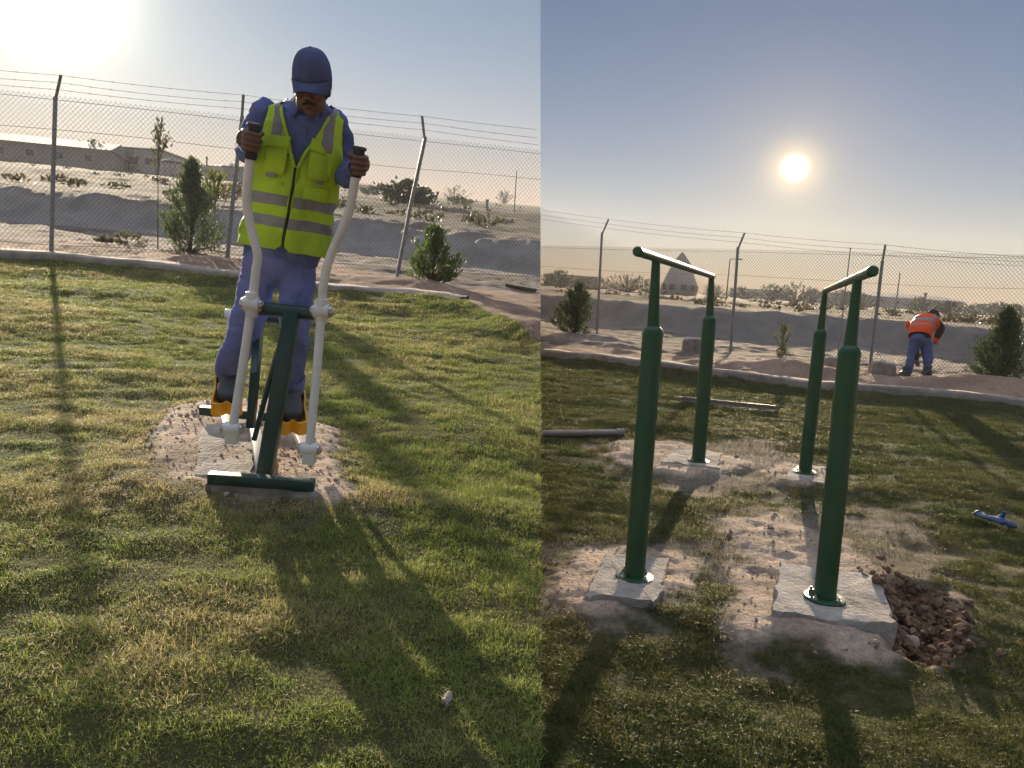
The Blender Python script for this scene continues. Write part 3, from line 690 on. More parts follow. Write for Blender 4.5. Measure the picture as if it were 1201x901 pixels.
m = MB(); m.tube([gc-ax*.104+up*.012, gc-ax*.094+up*.012], .0445, 24, sq=(.42, 1), up=up, cap=False); o = m.build('cuff_hem', MT['glove'], gl); sm = o.modifiers.new('s', 'SOLIDIFY'); sm.thickness = .005

# ------------------------------------------------------------------ the machine the man stands on
cur = 'L'
D0 = to_px(G('L', 308, 566))[2]
def M(px, py, dd): return P(px, py, (D0+dd)/(1+.236*(555-py)/900))   # along the plot's own upright
NL = PL['L']['n']; FWD = nrm(RW@fwd_c)
mach = thing('exercise_machine', G('L', 308, 566), 'green and white swing stepper with yellow pedals under the man in the hi-vis vest', 'exercise machine')
bl, br = flat('L', 245, 560, .075), flat('L', 369, 569, .075)
bx = nrm(br-bl); by = nrm(np.cross(NL, bx)); by = by if by.dot(FWD) > 0 else -by; bz = np.cross(bx, by)
rear_d = .84
m = MB(); m.box((bl+br)/2, np.linalg.norm(br-bl), .05, .046, [bx, by, bz]); m.build('front_foot', MT['dgreen'], mach, bevel=.003)
rl, rr_ = M(235, 481, rear_d), M(352, 492, rear_d)
m = MB(); m.box((rl+rr_)/2, np.linalg.norm(rr_-rl), .05, .046, [nrm(rr_-rl), by, bz]); m.build('rear_foot', MT['dgreen'], mach, bevel=.003)
m = MB(); m.rect([M(307, 550, .06), M(296, 486, rear_d)], .05, .05, up=NL); m.build('base_rail', MT['white'], mach, bevel=.003)
pt0, pt1 = M(310.5, 556, .02), M(343.5, 364, .12)
m = MB(); m.rect([pt0, pt1], .068, .05, up=FWD); m.build('main_post', MT['dgreen'], mach, bevel=.004)
m = MB(); m.tube([M(296, 361, .13), M(376, 368.5, .13)], .029, 24, up=NL); m.build('cross_tube', MT['dgreen'], mach)
# rear frame
m = MB(); m.tube([M(272, 368, .60), M(345, 377, .60)], .022, 20, up=NL); m.build('rear_cross_tube', MT['dgreen'], mach)
m = MB(); m.rect([M(294, 502, .10), M(299, 440, .14), M(305, 372, .60)], .034, .04, up=FWD); m.build('rear_post', MT['dgreen'], mach, bevel=.003)
m = MB(); m.tube([M(298, 516, .09), M(318, 440, .07), M(334, 385, .10)], .012, 14); m.build('brace', MT['dgreen'], mach)
for hx, hy, ax_, ay, ad in ((271, 368, 263, 462, .62), (346, 377, 352, 480, .60)):
    a = MB(); a.tube([M(hx, hy, .60), M(ax_, ay, ad)], .0165, 16); sw = a.build('rear_swing_arm', MT['white'], mach)
    a = MB(); c = M(hx, hy, .60); a.tube([c-bx*.028, c+bx*.024], .023, 20, up=NL); a.build('bearing', MT['white'], sw, bevel=.004)
# levers
def lever(pts, piv, hub, grip0, grip1, gtop, dpt):
    pp = [M(*p) for p in pts]
    # smooth the bends
    cc = []; n = len(pp)
    for i in range(n-1):
        p0, p1, p2, p3 = pp[max(i-1, 0)], pp[i], pp[i+1], pp[min(i+2, n-1)]
        for t in np.linspace(0, 1, 7)[:-1]:
            cc.append(.5*((2*p1)+(-p0+p2)*t+(2*p0-5*p1+4*p2-p3)*t*t+(-p0+3*p1-3*p2+p3)*t**3))
    cc.append(pp[-1]); m = MB(); m.tube(cc, .0195, 24); lv = m.build('lever_arm', MT['white'], mach)
    g = MB(); a, b = M(*grip0), M(*grip1); g.tube([a, a*.97+b*.03, a*.5+b*.5, b], [.0215, .0245, .0235, .024], 20); 
    for i in range(7): c = a+(b-a)*(.15+.1*i); g.tube([c, c+nrm(b-a)*.005], .0255, 20)
    g.tube([b, b+(b-a)*.05, b+(b-a)*.12], [.029, .031, .027], 20); g.build('grip', MT['black'], lv)
    c = M(*hub); h = MB(); h.tube([c-bx*.033, c+bx*.033], .034, 24, up=NL); h.tube([c-bz*.055, c+bz*.055], .027, 24); h.build('hub', MT['white'], lv, bevel=.003)
    for sg in (-1, 1):
        k = MB(); k.ell(c+bx*sg*.036, (.018, .027, .027), [bx, by, bz]); k.build('hub_cap', MT['chrome'], lv)
    c = M(*piv); h = MB(); h.tube([c-bx*.036, c+bx*.036], .030, 24, up=NL); h.box(c-bz*.025, .056, .05, .085, [bx, by, bz]); h.build('pivot_fork', MT['white'], lv, bevel=.006)
    for sg in (-1, 1):
        k = MB(); k.ell(c+bx*sg*.038, (.016, .026, .026), [bx, by, bz]); k.build('pivot_cap', MT['chrome'], lv)
    return lv
lever([(273, 501, .02), (285, 428, .06), (295.5, 357, .09), (300, 320, .10), (302, 298, .10), (294, 266, .10), (289.5, 236, .09), (291, 212, .08), (294, 180, .07)], (272.5, 503, .02), (295.5, 357, .09), (293.5, 187, .07), (298, 149, .06), 0, 0)
lever([(363, 524, -.03), (371, 440, .03), (377, 365, .09), (379, 335, .10), (387, 302, .10), (400, 272, .10), (410, 246, .09), (414, 226, .08), (418, 200, .07)], (363, 527, -.03), (377, 365, .09), (417, 208, .07), (421.5, 176, .06), 0, 0)
# foot beams with pedals
def smoothloop(ctrl, n=6):
    out = []; k = len(ctrl)
    for i in range(k):
        p0, p1, p2, p3 = (np.array(ctrl[(i+j-1) % k], float) for j in range(4))
        for t in np.linspace(0, 1, n, endpoint=False):
            out.append(.5*((2*p1)+(-p0+p2)*t+(2*p0-5*p1+4*p2-p3)*t*t+(-p0+3*p1-3*p2+p3)*t**3))
    return np.array(out)
def pedal(front, back, piv, rear, label=None):
    b0, b1 = M(*piv), M(*rear); m = MB(); m.rect([b0-bz*.03, b1], .052, .036, up=NL); fb = m.build('foot_beam', MT['white'], mach, bevel=.004)
    f, k = M(*front), M(*back); ax = nrm(k-f); w = nrm(np.cross(NL, ax)); w = w if w.dot(bx) > 0 else -w; u = np.cross(w, ax); u = u if u.dot(NL) > 0 else -u
    Ln = np.linalg.norm(k-f); out = smoothloop([(-.070, .03), (-.060, -.004), (-.026, -.012), (0, .014), (.026, -.012), (.060, -.004), (.070, .03), (.064, Ln*.5), (.070, Ln*.85), (.058, Ln), (0, Ln*1.03), (-.058, Ln), (-.070, Ln*.85), (-.064, Ln*.5)])
    n = len(out); inn = np.array([0, Ln/2])+(out-np.array([0, Ln/2]))*np.array([.87, .93]); V = []
    pr = [(out, -.028), (out, .030+0*n), (out*.995+np.array([0, Ln/2])*.005, .036), (inn, .036), (inn, -.004)]
    for o_, z in pr:
        zz = z+(.012*np.clip((o_[:, 1]-Ln*.1)/Ln, 0, 1) if z > 0 else 0)
        V.append(f+o_[:, :1]*w+o_[:, 1:]*ax+np.reshape(zz+np.zeros(n), (-1, 1))*u)
    F = [(j*n+i, j*n+(i+1) % n, (j+1)*n+(i+1) % n, (j+1)*n+i) for j in range(4) for i in range(n)]+[tuple(4*n+i for i in range(n)), tuple(range(n))[::-1]]
    q = MB(); q.add(np.concatenate(V), F); q.build('pedal', MT['yellow'], fb, fix=True)
    return f, ax, w, u, Ln
pedL = pedal((265.5, 481, .22), (270, 447, .52), (272.5, 505, .02), (258, 468, .66))
pedR = pedal((343, 503, .14), (341, 466, .44), (363, 528, -.03), (340, 484, .62))
# its concrete pads
pad('L', [(243, 568), (371, 578), (372, 566), (246, 556)], .05, .10, 'concrete_footing', 'narrow grey concrete strip under the front foot of the exercise machine', seed=6)
pad('L', [(228, 556), (298, 560), (300, 490), (236, 500)], .024, .06, 'concrete_footing', 'dusty slab under the left side of the exercise machine, between its two feet', seed=7)
# ------------------------------------------------------------------ the man on the machine
cur = 'L'
EX, EU, EF = RW[:, 0], RW[:, 1], -RW@fwd_c       # image right, image up, towards the camera
man = thing('person', M(333, 490, .35), 'man in blue cap, blue overalls and yellow hi-vis vest standing on the pedals, looking down', 'person')
AXT = np.array([29, -170])/172.5; RXT = np.array([.986, .168])
def TB(t, lat, dz):   # torso point: t px up the body from the waist, lat px to the image right, dz metres in front
    c = np.array([333, 285])+AXT*t+RXT*lat; return M(c[0], c[1], .42-.10*np.clip(t/170, -.2, 1.1)-dz)
TK = [-26, -15, 0, 40, 80, 110, 138, 150, 158, 165, 171]
THW = [44, 45, 45, 44, 46, 50, 50, 46, 36, 25, 17]
THD = [.115, .118, .12, .12, .125, .13, .12, .105, .09, .075, .065]
def hw(t): return np.interp(t, TK, THW)
def hd(t): return np.interp(t, TK, THD)
def torso_pt(t, th, off=0.0):
    c_, s_ = math.cos(th), math.sin(th); e = 2/2.5
    return TB(t, (hw(t)+off*250)*math.copysign(abs(c_)**e, c_), (hd(t)+off)*math.copysign(abs(s_)**e, s_))
def loft_torso(mb, ts, off=0.0, seg=40):
    V = [torso_pt(t, 2*math.pi*(k+.5)/seg, off) for t in ts for k in range(seg)]; n = len(ts)
    F = [(i*seg+k, i*seg+(k+1) % seg, (i+1)*seg+(k+1) % seg, (i+1)*seg+k) for i in range(n-1) for k in range(seg)]+[tuple(range(seg)), tuple((n-1)*seg+k for k in range(seg))]
    mb.add(V, F)
armL = [(309, 132, .32), (296, 155, .33), (290, 176, .30), (292, 174, .20), (292, 168, .11)]      # image left
armR = [(397, 146, .32), (404, 178, .33), (403, 206, .29), (412, 203, .18), (417, 198, .11)]
# one continuous body: trunk, limbs, neck, head
hp = math.radians(33)
hu = nrm(math.cos(hp)*(EU+.10*EX)+math.sin(hp)*EF); hf = nrm(math.cos(hp)*EF-math.sin(hp)*EU); hx = np.cross(hf, hu); hx = -hx if hx.dot(EX) < 0 else hx
hf = nrm(np.cross(hu, hx)); hf = hf if hf.dot(EF) > 0 else -hf
HC = M(366, 102, .17); HS = .90
def hpnt(x, f, u): return HC+(hx*x+hf*f+hu*u)*HS
def head_mesh(C0, X, Fv, U, k=1.0, detail=True):
    Q = lambda x, f, u: C0+(X*x+Fv*f+U*u)*k
    AX = [X, Fv, U]; m = MB()
    m.ell(Q(0, -.008, .022), (.076*k, .094*k, .098*k), AX, 24, 16)
    m.ell(Q(0, .030, -.040), (.060*k, .062*k, .080*k), AX, 20, 14)       # face
    m.ell(Q(0, .052, -.100), (.030*k, .032*k, .024*k), AX, 14, 10)       # chin
    for sx in (-1, 1):
        m.ell(Q(sx*.045, .035, -.062), (.025*k, .04*k, .045*k), AX, 12, 8)   # jaw
        m.ell(Q(sx*.040, .066, -.022), (.026*k, .024*k, .020*k), AX, 12, 8)  # cheek
        m.ell(Q(sx*.032, .080, .018), (.028*k, .016*k, .010*k), AX, 12, 8)   # brow
        m.ell(Q(sx*.078, -.005, -.012), (.010*k, .020*k, .032*k), AX, 12, 8) # ear
    m.tube([Q(0, .086, .006), Q(0, .103, -.022), Q(0, .110, -.034)], [.010*k, .013*k, .015*k], 12)
    for sx in (-1, 1): m.ell(Q(sx*.016, .096, -.037), (.010*k, .012*k, .009*k), AX, 10, 8)
    m.ell(Q(0, .086, -.066), (.027*k, .014*k, .008*k), AX, 14, 8); m.ell(Q(0, .084, -.077), (.023*k, .014*k, .008*k), AX, 14, 8)
    m.tube([Q(0, -.02, -.05), TB(168, 0, .0) if detail else Q(0, -.05, -.17)], [.058*k, .060*k], 20)
    return m
b = head_mesh(HC, hx, hf, hu, HS)
loft_torso(b, [-20, 0, 40, 80, 110, 140, 152, 160, 168], -.045)
def limb(mb, pts, rad, k=M, seg=20, sq=None):
    P_ = [k(*p) for p in pts]; n = len(P_); cc, rr = [], []
    for i in range(n-1):
        p0, p1, p2, p3 = P_[max(i-1, 0)], P_[i], P_[i+1], P_[min(i+2, n-1)]
        for t in np.linspace(0, 1, 5)[:-1]:
            cc.append(.5*((2*p1)+(-p0+p2)*t+(2*p0-5*p1+4*p2-p3)*t*t+(-p0+3*p1-3*p2+p3)*t**3)); rr.append(rad[i]*(1-t)+rad[i+1]*t)
    cc.append(P_[-1]); rr.append(rad[-1]); mb.tube(cc, rr, seg, sq=sq); mb.ell(cc[0], rr[0]*.98, seg=16); mb.ell(cc[-1], rr[-1]*.98, seg=16)
# pedal frames give the feet
def fpt(pd, a, w, u): a = a+.035; f, ax, wv, uv, Ln = pd; return f+ax*a+wv*w+uv*u
ankL, ankR = fpt(pedL, .235, 0, .115), fpt(pedR, .235, 0, .115)
pxa, pya, da = to_px(ankL); pxb, pyb, db = to_px(ankR); da = da*(1+.236*(555-pya)/900); db = db*(1+.236*(555-pyb)/900); print('ankles', pxa, pya, da-D0, pxb, pyb, db-D0)
legL = [(308, 305, .42), (300, 335, .41), (287, 378, .37), (276, 415, .40), (pxa, pya+3, da-D0)]
legR = [(352, 308, .42), (349, 340, .39), (347, 385, .33), (345, 430, .33), (pxb, pyb+4, db-D0)]
limb(b, legL, [.060, .058, .042, .038, .030]); limb(b, legR, [.060, .056, .040, .036, .028])
limb(b, armL, [.035, .032, .030, .028, .025]); limb(b, armR, [.035, .032, .030, .028, .025])
def hand(mb, gp0, gp1, wrist, side_):
    """fist closed round the grip between gp0 (low) and gp1 (high)"""
    ax = nrm(gp1-gp0); c = (gp0+gp1)/2; w = nrm(wrist-c); w = nrm(w-ax*w.dot(ax)); v = np.cross(ax, w)*side_
    rg = .024
    # palm behind and outside the grip
    pc = c+w*(rg+.014)+v*.018
    mb.ell(pc, (.020, .040, .043), [w, v, ax], 18, 12); mb.ell(pc-ax*.018-v*.010, (.018, .026, .026), [w, v, ax], 14, 10)
    mb.tube([wrist, wrist*.5+pc*.5+w*.004, pc+v*.006], [.027, .027, .030], 18, sq=(1, .85))
    for i, z in enumerate((.034, .0125, -.009, -.030)):
        fr = (.0105, .011, .0105, .0092)[i]; R_ = rg+fr*.9; pts = []; rad = []
        end = (3.75, 3.95, 3.85, 3.5)[i]
        for j, t in enumerate(np.linspace(.55, end, 12)):
            # angle measured from w through v round the far side
            rr_ = R_+(.010 if t < .9 else 0.003*abs(math.sin(t*2)))
            pts.append(c+ax*(z-.002*j*.3)+(w*math.cos(t)+v*math.sin(t))*rr_); rad.append(fr*(1.08 if j in (2, 6) else 1.0)*(1-.012*j))
        mb.tube(pts, rad, 12); mb.ell(pts[0], rad[0]*1.05, seg=10, rings=8); mb.ell(pts[-1], rad[-1], seg=10, rings=8)
    tp = [pc-v*.026+ax*.005, c+(w*math.cos(-.9)+v*math.sin(-.9))*(rg+.014)+ax*.028, c+(w*math.cos(-1.8)+v*math.sin(-1.8))*(rg+.010)+ax*.036, c+(w*math.cos(-2.5)+v*math.sin(-2.5))*(rg+.009)+ax*.030]
    mb.tube(tp, [.016, .013, .0115, .009], 12); mb.ell(tp[-1], .009, seg=10, rings=8); mb.ell(tp[0], .017, seg=10, rings=8)
gl0, gl1 = M(293.5, 187, .07), M(298, 149, .06); gr0, gr1 = M(417, 208, .07), M(421.5, 176, .06)
hand(b, gl0+(gl1-gl0)*.22, gl0+(gl1-gl0)*.92, M(*armL[-1]), 1); hand(b, gr0+(gr1-gr0)*.12, gr0+(gr1-gr0)*.84, M(*armR[-1]), -1)
me = remesh(b, .0038, 2, 'body', .4); me.materials.append(MT['skin']); put('body', me, man)
# face details
for sx in (-1, 1):
    m = MB(); m.ell(hpnt(sx*.032, .078, .002), (.0115, .0115, .0115)); m.build('eye', MT['refl'], man)
    m = MB(); m.tube([hpnt(sx*.016, .091, .018), hpnt(sx*.032, .094, .023), hpnt(sx*.05, .083, .019)], [.003, .0042, .002], 8); m.build('eyebrow', MT['hair'], man)
m = MB(); m.tube([hpnt(-.030, .092, -.060), hpnt(-.012, .101, -.053), hpnt(0, .1025, -.0525), hpnt(.012, .101, -.053), hpnt(.030, .092, -.060)], [.003, .0062, .0058, .0062, .003], 10, sq=(1, .7)); m.build('moustache', MT['hair'], man)
m = MB(); m.tube([hpnt(-.02, .094, -.071), hpnt(0, .1, -.0715), hpnt(.02, .094, -.071)], [.002, .004, .002], 8); m.build('lips', MT['lips'], man)
m = MB(); m.ell(hpnt(0, -.016, .01), (.080, .094, .085), [hx, hf, hu], 24, 16); m.build('hair', MT['hair'], man)
# cap
m = MB(); V = []; nu, nv = 40, 16
for i in range(nv+1):
    ph = (math.pi/2)*i/nv
    for k in range(nu):
        t = 2*math.pi*k/nu; q = math.sin(ph)**.78; fx, fy = math.cos(t)*.092*q, math.sin(t)*.112*q
        V.append(hpnt(fx, fy-.008, .026+.145*math.cos(ph)**.82+(.012*max(0, math.sin(t))*q)))
F = [(i*nu+k, (i+1)*nu+k, (i+1)*nu+(k+1) % nu, i*nu+(k+1) % nu) for i in range(nv) for k in range(nu)]
m.add(V, F); cap_ = m.build('cap', MT['cap'], man); sm = cap_.modifiers.new('s', 'SOLIDIFY'); sm.thickness = .003
m = MB(); V = []; nu, nv = 24, 8
for i in range(nv+1):
    for k in range(nu+1):
        t = math.radians(12+156*k/nu); e = i/nv; bx_, by_ = math.cos(t)*.092, math.sin(t)*.112-.008
        ext = e*.046*math.sin((t-math.radians(12))/math.radians(156)*math.pi)**.45
        V.append(hpnt(bx_*(1-.10*e), by_+ext, .038-.60*(ext)-6*bx_*bx_*e))
F = [(i*(nu+1)+k, i*(nu+1)+k+1, (i+1)*(nu+1)+k+1, (i+1)*(nu+1)+k) for i in range(nv) for k in range(nu)]
m.add(V, F); o = m.build('brim', MT['cap'], cap_); sm = o.modifiers.new('s', 'SOLIDIFY'); sm.thickness = .004; sm.offset = 0
m = MB(); m.ell(hpnt(0, -.008, .172), (.008, .008, .004), [hx, hf, hu]); m.build('button', MT['cap'], cap_)
# shirt
b = MB(); loft_torso(b, [-22, -10, 0, 20, 40, 60, 80, 95, 110, 125, 138, 146, 152, 158, 163, 168], 0)
limb(b, armL, [.062, .060, .058, .050, .038]); limb(b, armR, [.062, .060, .058, .050, .038])
for q in (armL[0], armR[0]): b.ell(M(*q), .062, seg=20, rings=14)
me = remesh(b, .0065, 5, 'shirt'); mesh_wrinkle(me, .026, 7, (1, 1, .5), 3); mesh_wrinkle(me, .014, 16, (1, 1, .35), 9); me.materials.append(MT['shirt']); shirt = put('shirt', me, man)
for q, nm in ((armL, 1), (armR, 1)):
    w0, w1 = M(*q[-1]), M(*q[-2]); d_ = nrm(w0-w1); m = MB(); m.tube([w0-d_*.03, w0+d_*.012, w0+d_*.022], [.042, .040, .037], 24, cap=False); o = m.build('cuff', MT['shirt'], shirt); sm = o.modifiers.new('s', 'SOLIDIFY'); sm.thickness = .004
# collar: two flaps round the neck, and the scarf inside it
for sg in (-1, 1):
    m = MB(); V = []; nk = 14
    for i in range(nk+1):
        u = i/nk; th = math.pi/2-sg*(.22+u*2.7)*1.0
        for j in range(5):
            e = j/4; t = 171-e*(17+10*(1-u)**2); lat = (17+e*8)*math.cos(th); dz = (.066+e*.042)*math.sin(th)
            V.append(TB(t+2.5*(u < .1), lat-sg*0+sg*(1-u)**3*e*7, dz+.012))
    F = [(i*5+j, i*5+j+1, (i+1)*5+j+1, (i+1)*5+j) for i in range(nk) for j in range(4)]; m.add(V, F)
    o = m.build('collar', MT['shirt'], shirt); sm = o.modifiers.new('s', 'SOLIDIFY'); sm.thickness = .005; sm.offset = 1
m = MB(); ring = [TB(164+3*math.sin(3*t), 18*math.cos(t), .070*math.sin(t)+.012) for t in np.linspace(0, 2*math.pi, 25)]; m.tube(ring, .014, 12); 
me = m.mesh('scarf', [mat('scarf_check', (.42, .42, .44), .9, (.07, .08, .12), 55, detail=1, mixr=(.48, .52))]); mesh_wrinkle(me, .008, 30, (1, 1, .6), 4); put('scarf', me, man)
# button placket
m = MB(); m.tube([TB(t, 0, hd(t)+.002+.0) for t in np.linspace(150, 85, 10)], .016, 8, sq=(1, .25), up=EX); m.build('placket', MT['shirt'], shirt)
# trousers
b = MB(); loft_torso(b, [-34, -26, -15, -5, 6], .004)
b.ell(M(330, 312, .42), (.175, .115, .10), [EX, EF, EU], 24, 16)
limb(b, legL, [.097, .092, .083, .076, .070]); limb(b, legR, [.097, .088, .076, .068, .062])
me = remesh(b, .0065, 5, 'trousers'); mesh_wrinkle(me, .026, 6, (1, 1, .7), 21); mesh_wrinkle(me, .013, 10, (1, 1, .5), 29); mesh_wrinkle(me, .006, 30, (1, 1, .3), 37); me.materials.append(MT['trous']); tr = put('trousers', me, man)
for q, r_ in ((legL, .070), (legR, .062)):
    w0, w1 = M(*q[-1]), M(*q[-2]); d_ = nrm(w0-w1); m = MB(); m.tube([w0-d_*.05, w0+d_*.01, w0+d_*.045, w0+d_*.06], [r_, r_*1.04, r_*1.0, r_*.93], 28, cap=False)
    me = m.mesh('hem', [MT['trous']]); mesh_wrinkle(me, .014, 14, (1, 1, .5), 31); o = put('hem', me, tr); sm = o.modifiers.new('s', 'SOLIDIFY'); sm.thickness = .004
# shoes
for pd in (pedL, pedR):
    m = MB(); V = []; prof = [(.030, .018, .020), (.036, .036, .034), (.055, .046, .046), (.09, .050, .055), (.13, .048, .068), (.17, .042, .092), (.21, .040, .118), (.255, .041, .126), (.285, .038, .118), (.305, .026, .07)]
    f, ax, wv, uv, Ln = pd; ns = 20; rings = []
    for a_, w_, h_ in prof:
        for k in range(ns):
            t = 2*math.pi*k/ns; x = math.cos(t); y = math.sin(t); V.append(fpt(pd, a_, w_*math.copysign(abs(x)**.8, x), .012+h_*(.5+.5*math.copysign(abs(y)**.75, y))))
    F = [(i*ns+k, i*ns+(k+1) % ns, (i+1)*ns+(k+1) % ns, (i+1)*ns+k) for i in range(len(prof)-1) for k in range(ns)]+[tuple(range(ns))[::-1], tuple((len(prof)-1)*ns+k for k in range(ns))]
    m.add(V, F); me = m.mesh('shoe', [MT['shoe']]); o = put('shoe', me, man); ss = o.modifiers.new('s', 'SUBSURF'); ss.levels = 1; ss.render_levels = 2
    out = smoothloop([(-.030, .03), (0, .022), (.030, .03), (.051, .07), (.049, .13), (.042, .2), (.043, .27), (.025, .313), (-.025, .313), (-.043, .27), (-.042, .2), (-.049, .13), (-.051, .07)], 4); n = len(out); q = MB()
    V = [fpt(pd, p[1], p[0], z) for z in (-.003, .020) for p in out]; q.add(V, [(i, (i+1) % n, n+(i+1) % n, n+i) for i in range(n)]+[tuple(range(n))[::-1], tuple(n+i for i in range(n))]); q.build('sole', MT['black'], o, bevel=.003)
    q = MB()
    for i in range(4):
        a_ = .125+.022*i; h_ = .012+np.interp(a_, [p[0] for p in prof], [p[2] for p in prof]); q.tube([fpt(pd, a_, -.022, h_-.006), fpt(pd, a_+.004, 0, h_+.001), fpt(pd, a_, .022, h_-.006)], .0028, 8)
    q.build('laces', MT['dark'], o)
# hi-vis vest
m = MB(); V = []; ts = np.linspace(-9, 170, 190); ns = 340; idx = {}
def vpt(t, th): return torso_pt(t, th, .022-.006*np.clip((t-130)/30, 0, 1)+.004*math.sin(3*th+t*.05))
def vband(t0, th_):   # tape heights droop a little at the sides
    return t0
grid = [[vpt(t, 2*math.pi*(k)/ns) for k in range(ns)] for t in ts]
V = [p for r_ in grid for p in r_]; F = []; MI = []
for i in range(len(ts)-1):
    t = (ts[i]+ts[i+1])/2
    for k in range(ns):
        th = 2*math.pi*(k+.5)/ns; c_, s_ = math.cos(th), math.sin(th); e = 2/2.5; lat = (hw(t)+5)*math.copysign(abs(c_)**e, c_); front = s_ > 0
        if front:
            vw = 1.2 if t < 88 else 1.2+(t-88)*.42
            if abs(lat) < vw: continue
            if t < -2+0 and abs(lat) < 9*(1-(t+9)/7.): continue
        else:
            if t > 158 and abs(lat) < 26: continue
        if t > 98 and abs(lat) > np.interp(t, [98, 108, 125, 150, 166], [55, 49, 45, 44, 44]): continue
        mi = 0
        if 17.5 < t < 30 or 42 < t < 55: mi = 1
        if t > 112 and front and 24 < abs(lat) < 36 : mi = 1
        if t > 112 and not front and 24 < abs(lat) < 36: mi = 1
        F.append((i*ns+k, i*ns+(k+1) % ns, (i+1)*ns+(k+1) % ns, (i+1)*ns+k)); MI.append(mi)
m.v = [np.array(V)]; m.f = F; m.mi = MI; m.n = len(V)
me = m.mesh('vest', [MT['hiviz'], MT['refl']]); mesh_wrinkle(me, .030, 5, (1, 1, .5), 13); mesh_wrinkle(me, .018, 12, (1, 1, .5), 17)
bb = bmesh.new(); bb.from_mesh(me); bmesh.ops.delete(bb, geom=[v for v in bb.verts if not v.link_faces], context='VERTS'); bb.to_mesh(me); bb.free()
vest = put('vest', me, man); sm = vest.modifiers.new('s', 'SOLIDIFY'); sm.thickness = .004; sm.offset = 1
def lat_th(t, lat):
    x = np.clip(lat/(hw(t)+5), -1, 1); return math.acos(math.copysign(abs(x)**(2.5/2), x))
VW = ((.030, 5, (1, 1, .5), 13), (.018, 12, (1, 1, .5), 17))
def on_vest(t, lat, o=.010):
    th = lat_th(t, lat); p = vpt(t, th)
    for w in VW: p = p+EF*wr_at(p, *w)
    return p+EF*o
m = MB(); m.tube([on_vest(t, 0, .017) for t in np.linspace(88, -6, 60)], .0055, 8, sq=(1, .6)); m.build('zip', MT['dark'], vest)
for sg in (-1, 1):   # edge piping along the neckline and zip
    m = MB(); m.tube([on_vest(t, sg*(1.5+max(0, t-88)*.42),   .007) for t in np.linspace(-5, 158, 90)], .0075, 8); m.build('piping', MT['hiviz'], vest)
def patch(name, tc_, lc, th_, lw, o, mt_, par, skew=0):
    q = MB(); n1, n2 = 8, 6; V = [on_vest(tc_+th_*(j/n2-.5)+skew*(i/n1-.5), lc+lw*(i/n1-.5), o) for j in range(n2+1) for i in range(n1+1)]
    q.add(V, [(j*(n1+1)+i, j*(n1+1)+i+1, (j+1)*(n1+1)+i+1, (j+1)*(n1+1)+i) for j in range(n2) for i in range(n1)]); ob = q.build(name, MT[mt_], par); s2 = ob.modifiers.new('s', 'SOLIDIFY'); s2.thickness = .005; return ob
pk = patch('pocket', 95, -25, 34, 27, .012, 'hiviz', vest); patch('flap', 115, -25, 14, 30, .017, 'hiviz', pk)
pk = patch('pocket', 95, 27, 34, 24, .012, 'hiviz', vest); patch('flap', 117, 27, 15, 27, .018, 'hiviz', pk, -3)
patch('pocket_label', 76, -27, 4.5, 12, .014, 'refl', vest); patch('pocket_label', 76, 30, 4, 9, .014, 'refl', vest)
patch('pocket', 62, -28, 16, 34, .008, 'hiviz', vest); patch('pocket', 62, 28, 16, 30, .008, 'hiviz', vest)

# ------------------------------------------------------------------ the stooping worker
cur = 'R'
DW = to_px(G('R', 1075, 456))[2]
def Wp(px, py, dd): return P(px, py, DW+dd)
sc2 = DW/FP
wk = thing('person', G('R', 1075, 456), 'worker in orange vest stooping with a tool by the fence', 'person')
fL, fR = G('R', 1061, 455), G('R', 1086, 458); pL, pR = to_px(fL), to_px(fR)
wlL = [(1073, 402, .05), (1069.5, 414, .03), (1067, 427, -.02), (1063.5, 440, .02), (pL[0]+1.5, 449.5, pL[2]-DW)]
wlR = [(1085, 402, .05), (1087.5, 415, .02), (1087.5, 428, -.04), (1087, 441, .0), (pR[0]+.5, 452, pR[2]-DW)]
waL = [(1071, 383, .38), (1072, 399, .46), (1075, 421, .38)]; waR = [(1097, 376, .32), (1103, 385, .40), (1098.5, 396, .50)]
def trunk(mb, off, sg=24):
    pts = [Wp(1079, 399, .03), Wp(1079.5, 391, .08), Wp(1081, 383, .20), Wp(1086, 378.5, .32), Wp(1090, 377.5, .41)]; rd = [.135+off, .14+off, .16+off, .175+off, .14+off]
    mb.tube(pts, rd, sg, sq=(.72, 1.05), up=EU, n=2.3); return pts, rd
b = MB(); trunk(b, -.03); HW = Wp(1095, 371, .55); wf = nrm(.3*EX-.5*EF-.8*EU); wx = nrm(np.cross(wf, EU)); wu = np.cross(wx, wf)
b2 = head_mesh(HW, wx, wf, wu, .99, False)
for v_, in zip(b2.v): pass
b.v += b2.v; b.f += [tuple(i+b.n for i in q) for q in b2.f]; b.mi += b2.mi; b.n += b2.n
limb(b, wlL, [.06, .055, .04, .035, .03], Wp); limb(b, wlR, [.06, .055, .04, .035, .03], Wp); limb(b, waL, [.05, .042, .028], Wp); limb(b, waR, [.05, .042, .028], Wp)
for q, dr in ((waL, 1), (waR, 1)):
    h0 = Wp(*q[-1]); d_ = nrm(nrm(h0-Wp(*q[-2]))-EU*.3); b.ell(h0+d_*.05, (.042, .022, .05), [EX, nrm(np.cross(d_, EX)), d_], 14, 10)
    for i in range(4):
        k0 = h0+d_*.085+EX*(.03-.02*i); b.tube([k0, k0+d_*.03+EF*.012, k0+d_*.045+EF*.035], [.0105, .010, .008], 8)
    b.tube([h0+d_*.03-EX*.035, h0+d_*.06-EX*.055+EF*.02, h0+d_*.08-EX*.045+EF*.035], [.013, .012, .01], 8)
me = remesh(b, .011, 2, 'body', .4); me.materials.append(MT['skin']); put('body', me, wk)
